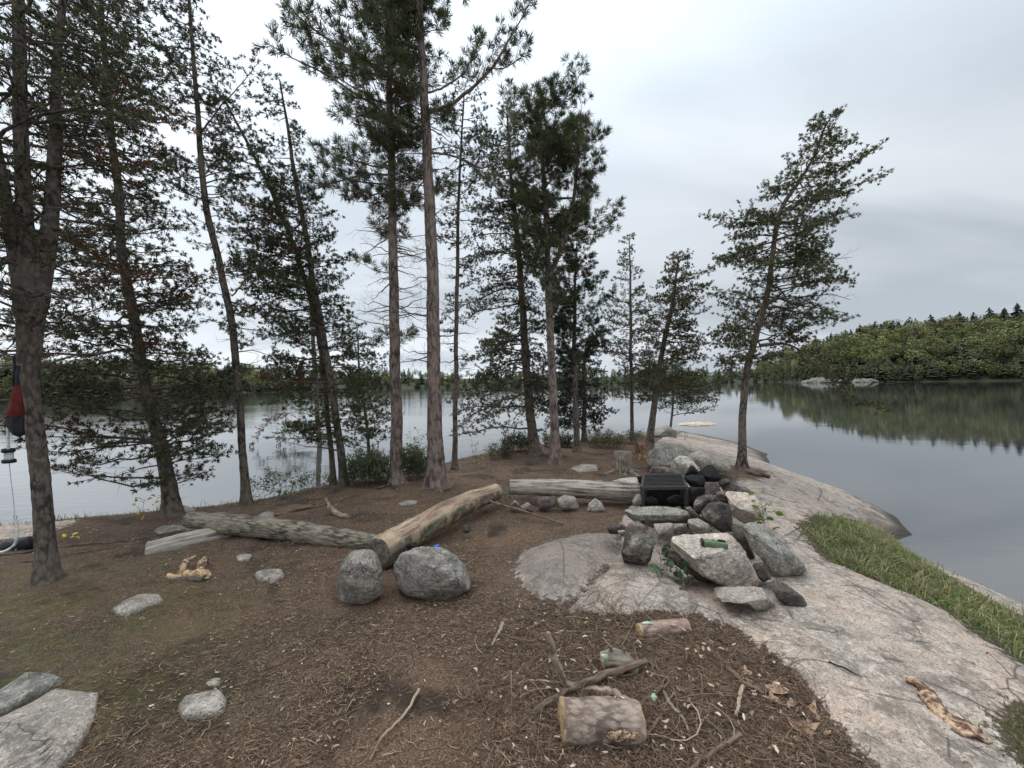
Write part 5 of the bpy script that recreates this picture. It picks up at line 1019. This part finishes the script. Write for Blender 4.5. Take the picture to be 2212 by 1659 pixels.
def shrub(name, label, px0, px1, py_base, py_top, nst, nleaf, size, cols, Y=None, dep=.35, cat='shrub', lean=.25, sub=True, round_=True, wid=.45):
    if Y is None: Y = hit((px0 + px1) / 2, py_base)[1]
    x0 = PY(px0, py_base, Y)[0]; x1 = PY(px1, py_base, Y)[0]; cx_ = (x0 + x1) / 2; h = (py_base - py_top) / F * Y; gz = gz1(cx_, Y); zb = PY((px0 + px1) / 2, py_base, Y)[2]
    root = empty(name, (cx_, Y, gz), label, cat); st = MB(); lf_ = MB(); A0 = []; A1 = []; P = []; D = []; 
    for k in range(nst):
        bx = rng.uniform(x0 + (x1 - x0) * .15, x1 - (x1 - x0) * .15); by = Y + rng.uniform(-dep, dep) * .7; g = min(gz1(bx, by), zb + .03)
        u = (bx - cx_) / ((x1 - x0) / 2 + 1e-6); hh_ = (zb + h - g) * (rng.uniform(.55, 1.0) * (math.sqrt(max(.15, 1 - .75 * u * u)) if round_ else 1))
        tip = np.array([bx + u * lean * (x1 - x0) * .5 + rng.normal() * .05, by + rng.normal() * .08, g + hh_]); b_ = np.array([bx, by, g - .03]); m = (b_ + tip) / 2 + rng.normal(size=3) * .03
        A0 += [b_, m]; A1 += [m, tip]
        for q in range(max(3, int(nleaf / nst))):
            t = rng.uniform(.15, 1) ** .7; p = b_ + (m - b_) * t * 2 if t < .5 else m + (tip - m) * (t - .5) * 2; o = nrm(rng.normal(size=3) * [1, 1, .5] + [0, 0, .3]) * rng.uniform(.3, 1) * size * 1.6
            if sub: A0.append(p); A1.append(p + o)
            P.append(p + o); D.append(o + rng.normal(size=3) * size * .5)
    size = size * 1.5 if size < .045 else size
    n = len(P); prisms(st, A0, A1, np.full(len(A0), .0022), np.full(len(A0), .0012), 3); st.build('stems', M['bark_jack'], root)
    ci = rng.integers(0, len(cols), n); leaves(lf_, np.array(P), np.array(D), size * rng.uniform(.6, 1.25, n), np.array(cols)[ci] * 1.45 * rng.uniform(.7, 1.3, (n, 1)), wid=wid); lf_.build('foliage', M['leaf'], root, smooth=False)
G1 = [(.06, .085, .03), (.045, .065, .025), (.085, .095, .035), (.05, .07, .03)]; G2 = [(.05, .07, .035), (.07, .08, .04), (.12, .11, .05), (.04, .055, .028)]; YL = [(.55, .42, .05), (.48, .36, .06), (.30, .28, .07)]
BR = [(.16, .11, .05), (.10, .09, .04), (.08, .085, .035), (.2, .15, .06)]
shrub('broadleaf_plant', 'sparse broad-leaved seedlings against the lake left of the leaning lake-edge pine', 210, 335, 1104, 1032, 14, 90, .075, [(.06, .075, .03), (.09, .10, .04), (.14, .13, .05)], lean=.3, wid=.7)
shrub('yellow_plant', 'small bright yellow-leaved plant at the foot of the leaning lake-edge pine', 318, 366, 1092, 1055, 6, 32, .06, YL, Y=5.1, wid=.7)
shrub('yellow_seedling', 'tiny yellow-leaved seedling right of the foot of the large left pine', 122, 160, 1166, 1142, 3, 8, .05, YL, wid=.8)
shrub('sapling', 'low twiggy brownish sapling between the leaning and the slender pine', 392, 455, 1088, 1062, 7, 30, .035, BR)
shrub('shrub', 'feathery green bushlet right of the slender single pine', 545, 640, 1078, 1010, 22, 360, .032, G1)
shrub('shrub', 'small leafy bush around the foot of the triple pine cluster', 640, 730, 1060, 1010, 18, 260, .03, G1)
shrub('shrub', 'dense rounded green bush left of the left straight pine', 748, 850, 1044, 965, 110, 3400, .034, G1, dep=.5)
shrub('shrub', 'dense dark bush between the two straight pines', 862, 925, 1034, 955, 80, 2300, .034, G1, dep=.4)
shrub('sapling', 'upright leafy green sapling rising above the bush between the straight pines', 872, 930, 1000, 908, 9, 130, .055, [(.10, .16, .04), (.08, .13, .04), (.14, .18, .05)], Y=7.4, round_=False)
shrub('sapling', 'thin yellowish sapling with drooping leaves right of the thin sparse pine', 1010, 1052, 1006, 950, 6, 60, .05, [(.22, .22, .06), (.30, .26, .07), (.14, .16, .05)], round_=False)
shrub('shrub', 'low wispy bush left of the dark rough pine on the bank', 1050, 1110, 990, 950, 34, 800, .035, G2)
shrub('shrub', 'rounded grey-green bush behind the dark rough pine', 1085, 1150, 975, 928, 60, 1500, .04, G2)
shrub('shrub', 'low dark bush between the dark rough pine and forked red pine', 1160, 1240, 965, 932, 50, 1300, .04, G2)
shrub('shrub', 'low yellow-green heath bush in front of the slim spire-topped pine', 1262, 1345, 968, 925, 60, 1500, .045, [(.10, .10, .035), (.08, .08, .03), (.06, .065, .03)], dep=.6)
shrub('shrub', 'low dark heath bush left of the bent rusty pine', 1340, 1400, 958, 925, 30, 600, .045, G2, dep=.5)
shrub('sedge_tuft', 'tiny yellowish tuft on the rock of the point', 1462, 1482, 950, 928, 8, 40, .06, [(.25, .2, .06), (.15, .15, .05)], Y=12.5, wid=.15)
shrub('grass_tuft', 'green grass sprig where the peeled log meets the weathered log', 1070, 1110, 1066, 1044, 14, 90, .06, [(.07, .12, .035), (.1, .15, .04)], Y=5.35, wid=.12, sub=False)
shrub('ground_plant', 'dark round-leaved plant growing in the gap left of the pinkish slab', 1408, 1462, 1222, 1165, 8, 34, .07, [(.05, .085, .035), (.04, .065, .03)], Y=3.13, dep=.07, wid=.9)
shrub('ground_plant', 'few dark leaves under the front edge of the pinkish slab', 1468, 1500, 1244, 1222, 5, 14, .055, [(.045, .07, .03)], Y=2.95, dep=.05, wid=.8)
shrub('leafy_sprig', 'thin green sprig with toothed leaves right of the squarish pale stone', 1632, 1672, 1128, 1062, 6, 30, .08, [(.05, .10, .025), (.12, .17, .03)], Y=3.98, dep=.06, wid=.6)
# ---------------------------------------------------------------- grass, needles, litter
def inpoly(P, poly): return polydist(P, poly)[1]
def sample_poly(poly, n):
    lo, hi = poly.min(0), poly.max(0); out = []
    tot = 0
    while tot < n:
        p = rng.uniform(lo, hi, (n * 3, 2)); p = p[inpoly(p, poly)]; out.append(p); tot += len(p)
    return np.vstack(out)[:n]
def blades(name, label, poly, n, h, cols, spill=.06):
    p = sample_poly(poly, n); p = p + rng.normal(size=p.shape) * spill
    cl = fbm(np.c_[p * 2.5, np.zeros(n)], 3); de, ie = polydist(p, poly); edge = np.where(ie, np.clip(de / .28, 0, 1), .12); keep = rng.random(n) < np.clip(.7 + cl * 1.6, .1, 1) * (.06 + .94 * edge ** 1.5); p = p[keep]; n = len(p); cl = cl[keep]
    z = ground_z(p); ok = z > .03; p = p[ok]; z = z[ok]; n = len(p); cl = cl[ok]
    B = np.c_[p, z - .01]; a = rng.uniform(0, 6.28, n); tilt = rng.uniform(.15, 1.15, n); hh_ = h * rng.uniform(.4, 1.25, n) * (1 + cl)
    wind = np.array([.35, -.25, 0]); d = np.stack([np.cos(a) * np.sin(tilt), np.sin(a) * np.sin(tilt), np.cos(tilt)], 1); S = np.stack([-np.sin(a), np.cos(a), 0 * a], 1) * .0032
    m = B + d * hh_[:, None] * .55; d2 = nrm(d + np.stack([np.cos(a), np.sin(a), -.9 + 0 * a], 1) * .55 + wind * .4); t = m + d2 * hh_[:, None] * .5
    V = np.stack([B - S, B + S, m + S * .8, m - S * .8, t], 1).reshape(-1, 3); b = np.arange(n) * 5
    c = np.array(cols)[rng.choice(len(cols), n)] * rng.uniform(.65, 1.3, (n, 1)); tt = np.repeat(c, 5, 0)
    mb = MB(); mb.add(V, np.stack([b, b + 1, b + 2, b + 3], 1), 0, tint=tt); mb.f3.append(np.stack([b + 3, b + 2, b + 4], 1)); mb.m3.append(np.zeros(n))
    tag(mb.build(name, M['leaf'], smooth=False), label, 'grass', kind='stuff')
GC = [(.11, .15, .045), (.14, .175, .055), (.10, .115, .045), (.34, .29, .15), (.22, .18, .09), (.15, .21, .055)]
blades('grass', 'long green and tan grass in the strip between the bare rock and the lake', GRASSP, 42000, .10, GC, .07)
blades('tall_grass', 'few taller pale dry grass stems leaning over the lakeward edge of the grass strip', GRASSP, 1500, .22, [(.34, .30, .15), (.28, .26, .12), (.18, .20, .07)], .05)
blades('rock_grass', 'patch of short brownish green grass on the rock at the lower right corner', GRASS2, 4200, .05, [(.11, .13, .05), (.18, .15, .07), (.10, .11, .04)])
bank = np.vstack([WP for WP in [polyg([(-100, 1150), (150, 1130), (380, 1106), (530, 1092), (700, 1058), (850, 1038), (950, 1010), (1100, 975)])]]); bk = np.vstack([bank + [0, -.1], (bank + [-.2, .35])[::-1]])
blades('bank_grass', 'thin grass and sprouts along the crest of the left bank', bk, 3200, .13, [(.10, .12, .04), (.16, .13, .06), (.08, .09, .03)], .12)
def litter(name, label, n, r0, r1, lmin, lmax, w, cols, rockf=.06, mat='litter', lift=.006, flat=.12, areas=None, thick=True, bend=.12, kind='stuff', cat='litter'):
    if areas is None:
        u = rng.random(n); r = r0 * (r1 / r0) ** (u ** .8); a = rng.uniform(-1.02, 1.02, n); p = np.c_[np.sin(a) * r, np.cos(a) * r]
    else: p = sample_poly(areas, n); p = p + rng.normal(size=p.shape) * .12
    bare, moss_, gr, dm = masks(p); z0 = g0(p); k = (rng.random(len(p)) < np.where(bare > .5, rockf, 1) * (1 - .7 * moss_) * np.where(gr > .5, .1, 1)) & (z0 > .35)
    bald = fbm(np.c_[p * 1.3, np.full(len(p), 4.)], 3); k &= rng.random(len(p)) < (np.clip(.62 + bald * 2.2, .12, 1) if areas is None else 1); p = p[k]; n = len(p); z = ground_z(p); L = rng.uniform(lmin, lmax, n) ** 1.0; a = rng.uniform(0, 6.283, n)
    d = np.stack([np.cos(a), np.sin(a), rng.normal(0, flat, n)], 1); S = np.stack([-np.sin(a), np.cos(a), 0 * a], 1)
    e0 = np.c_[p, z] ; Pm = e0 + [0, 0, lift] + [0, 0, 1] * (rng.random((n, 1)) * lift)
    A = Pm - d * L[:, None] / 2; B = Pm + d * L[:, None] / 2; C = Pm + S * (L * rng.normal(0, bend, n))[:, None]
    for q in (A, B, C): q[:, 2] = np.maximum(q[:, 2], z - .004 + w * .5)
    ww = w * rng.uniform(.6, 1.4, (n, 1)); U_ = np.array([[0, 0, 1.]]) * ww * .7
    V = np.stack([A - S * ww * .7, A + S * ww * .7, A + U_, C - S * ww, C + S * ww, C + U_ * 1.3, B], 1).reshape(-1, 3); b = (np.arange(n) * 7)[:, None]
    f4 = np.concatenate([b + [[0, 3, 5, 2]], b + [[2, 5, 4, 1]]], 0); f3 = np.concatenate([b + [[3, 6, 5]], b + [[5, 6, 4]]], 0)
    c = np.array(cols)[rng.choice(len(cols), n)] * rng.uniform(.5, 1.4, (n, 1)); tt = np.repeat(c, 7, 0)
    mb = MB(); mb.add(V, f4, 0, tint=tt); mb.f3.append(f3); mb.m3.append(np.zeros(len(f3)))
    return tag(mb.build(name, M[mat], smooth=False), label, cat, kind=kind)
NC = [(.23, .14, .085), (.17, .105, .065), (.11, .075, .052), (.30, .22, .15), (.06, .042, .032), (.17, .10, .06), (.045, .034, .027)]
litter('pine_needle_litter', 'reddish brown pine needles covering the soil of the campsite', 210000, 1.25, 12, .015, .06, .0013, NC, rockf=.05)
litter('twig_litter', 'small tan twigs and splinters scattered over the soil', 5000, 1.3, 9, .02, .10, .0022, [(.26, .19, .13), (.20, .14, .095), (.36, .28, .19), (.13, .09, .065)], rockf=.02, bend=.1)
litter('wood_chip_litter', 'pale wood chips and bark crumbs scattered on the dark soil', 2400, 1.3, 9, .006, .032, .005, [(.40, .32, .23), (.40, .31, .21), (.48, .41, .32), (.26, .18, .12), (.22, .16, .11), (.14, .10, .07)], rockf=.12, bend=.25)
litter('bark_flake_litter', 'small tan and brown bark flakes and leaf scraps strewn over the trodden soil', 14000, 1.6, 10, .006, .028, .0038, [(.30, .21, .14), (.22, .145, .095), (.12, .08, .055), (.40, .30, .21), (.22, .12, .07), (.06, .042, .032)], rockf=.03, bend=.3)
PILE = polyg([(1040, 1395), (1190, 1320), (1290, 1325), (1400, 1345), (1540, 1360), (1640, 1420), (1720, 1500), (1760, 1640), (1500, 1720), (1100, 1720), (1020, 1560)])
def twigheap():
    mb = MB(); A = []; B = []; Ra = []; Rb = []; cen = W(1330, 1460, 1.25)
    pts = np.vstack([sample_poly(PILE, 300), np.array(cen) + rng.normal(size=(190, 2)) * [.42, .24]]); Q = []; RR_ = []
    for p in pts:
        L = rng.uniform(.08, .42) ** 1.0; a = rng.uniform(0, 6.28); k = rng.normal(0, 1.6) ; n = 7; s = np.linspace(0, 1, n); th = a + k * (s - .5) * L * 3 + rng.normal() * .1
        st = np.stack([np.cos(th), np.sin(th)], 1) * L / (n - 1); q = p + np.vstack([[0, 0], np.cumsum(st[:-1], 0)]); r0 = rng.uniform(.0012, .0032) * (1.3 if rng.random() < .12 else 1)
        lf_ = rng.uniform(.0, .05) * max(0, 1 - np.hypot(*(p - cen)) / .9); up = rng.normal(0, .05) * L
        Q.append((q, lf_ + .004 + up * (s - .5) * 2, r0, L))
        for f in range(rng.integers(0, 4)):
            i0 = rng.integers(1, n - 1); l2 = L * rng.uniform(.15, .45); a2 = th[i0] + rng.choice([-1, 1]) * rng.uniform(.4, .9); s2 = np.linspace(0, 1, 4); q2 = q[i0] + np.stack([np.cos(a2 + k * s2 * .2), np.sin(a2 + k * s2 * .2)], 1) * (s2 * l2)[:, None]
            Q.append((q2, lf_ + .005 + s2 * l2 * rng.uniform(-.1, .35), r0 * .6, l2))
    P = np.vstack([q[0] for q in Q]); z = ground_z(P); o = 0; out = []
    for q, l, r0, L in Q:
        n = len(q); zz_ = z[o:o + n]; o += n; V = np.c_[q, np.maximum(zz_ + r0 * .5, zz_ + l)]; r = np.linspace(r0, r0 * .45, n); A.append(V[:-1]); B.append(V[1:]); Ra.append(r[:-1]); Rb.append(r[1:])
    A = np.vstack(A); B = np.vstack(B); m = len(A); prisms(mb, A, B, np.concatenate(Ra), np.concatenate(Rb), 4)
    cols = np.array([(.15, .10, .068), (.11, .075, .052), (.20, .145, .10), (.08, .056, .042), (.30, .235, .17)]); own = np.repeat(np.arange(len(Q)), [len(q[0]) - 1 for q in Q]); cc = cols[rng.choice(5, len(Q), p=[.3, .25, .2, .17, .08])] * rng.uniform(.7, 1.3, (len(Q), 1))
    mb.att['tint'] = [np.repeat(cc[own], 8, 0)]
    tag(mb.build('twig_pile', M['litter'], smooth=False), 'loose tangled heap of fine branching twigs in the foreground around the thick sawn round', 'twigs', kind='stuff')
twigheap()
litter('pile_chips', 'pale wood chips, bark flakes and small dead leaves lying among the foreground twigs', 170, 1, 2, .008, .04, .006, [(.38, .28, .19), (.42, .34, .25), (.30, .20, .14), (.24, .16, .11), (.50, .42, .31)], areas=PILE, lift=.03, bend=.3, rockf=.2)
litter('pile_needles', 'matted brown needles under the foreground twigs', 16000, 1, 2, .02, .07, .0011, NC, rockf=.15, areas=PILE, lift=.012)
# fallen leaves and bigger wood chips, one thing each
def dleaf(label, px, py, s, colr, seed, name='fallen_leaf', cat='leaf'):
    h = hit(px, py); V, f = ico(3); r = np.random.default_rng(seed); a = np.arctan2(V[:, 1], V[:, 0]); ph = r.uniform(0, 6.28)
    lob = 1 + .18 * np.cos(5 * a + ph) + .08 * np.cos(11 * a); p = np.c_[V[:, 0] * s * lob, V[:, 1] * s * .7 * lob, V[:, 2] * .002]
    rr = np.hypot(p[:, 0], p[:, 1]); p[:, 2] += .010 + .018 * (rr / s) ** 2 * (1 + .8 * np.cos(2 * a + ph)) + .004 * noise(np.c_[p[:, :2] * 50, np.full(len(p), seed)])
    c, s_ = math.cos(ph), math.sin(ph); p = np.c_[p[:, 0] * c - p[:, 1] * s_, p[:, 0] * s_ + p[:, 1] * c, p[:, 2]]; mb = MB(); t = np.array(colr) * (1 + .25 * noise(V * 6 + seed))[:, None]; mb.add(p + h, f, 0, tint=t)
    tag(mb.build(name, M['litter'], origin=h), label, cat, 'dead leaves at the lower right')
LB = (.33, .22, .14)
dleaf('large curled tan dead leaf, highest of the group on the dark soil at lower right', 1680, 1497, 0.055, LB, 1); dleaf('small brown dead leaf just below the highest curled one', 1672, 1520, 0.034, sc(LB, .9), 2)
dleaf('broad tan dead leaf touching the rock edge, upper of the two below the small ones', 1745, 1548, 0.060, LB, 3); dleaf('crumpled tan dead leaf left of the rock edge below the broad one', 1732, 1578, 0.060, sc(LB, 1.05), 4)
dleaf('lobed pale brown dead leaf lowest beside the rock edge', 1768, 1582, 0.047, sc(LB, .95), 5); dleaf('small pink-brown dead leaf between the curled one and the rock', 1712, 1527, 0.023, (.42, .28, .22), 6)
for k, (x, y, s, lb) in enumerate([(1615, 1462, .030, 'tan slab of bark lying in the twigs above the short pale stick'), (1620, 1482, .018, 'pale curved chip of bark left of the curled dead leaf'), (1495, 1478, .022, 'reddish chip of bark right of the knotty chunk'), (1140, 1505, .02, 'pale splinter chip left of the crossing branches')]):
    dleaf(lb, x, y, s, (.45, .30, .20), 20 + k, 'bark_chip', 'bark')
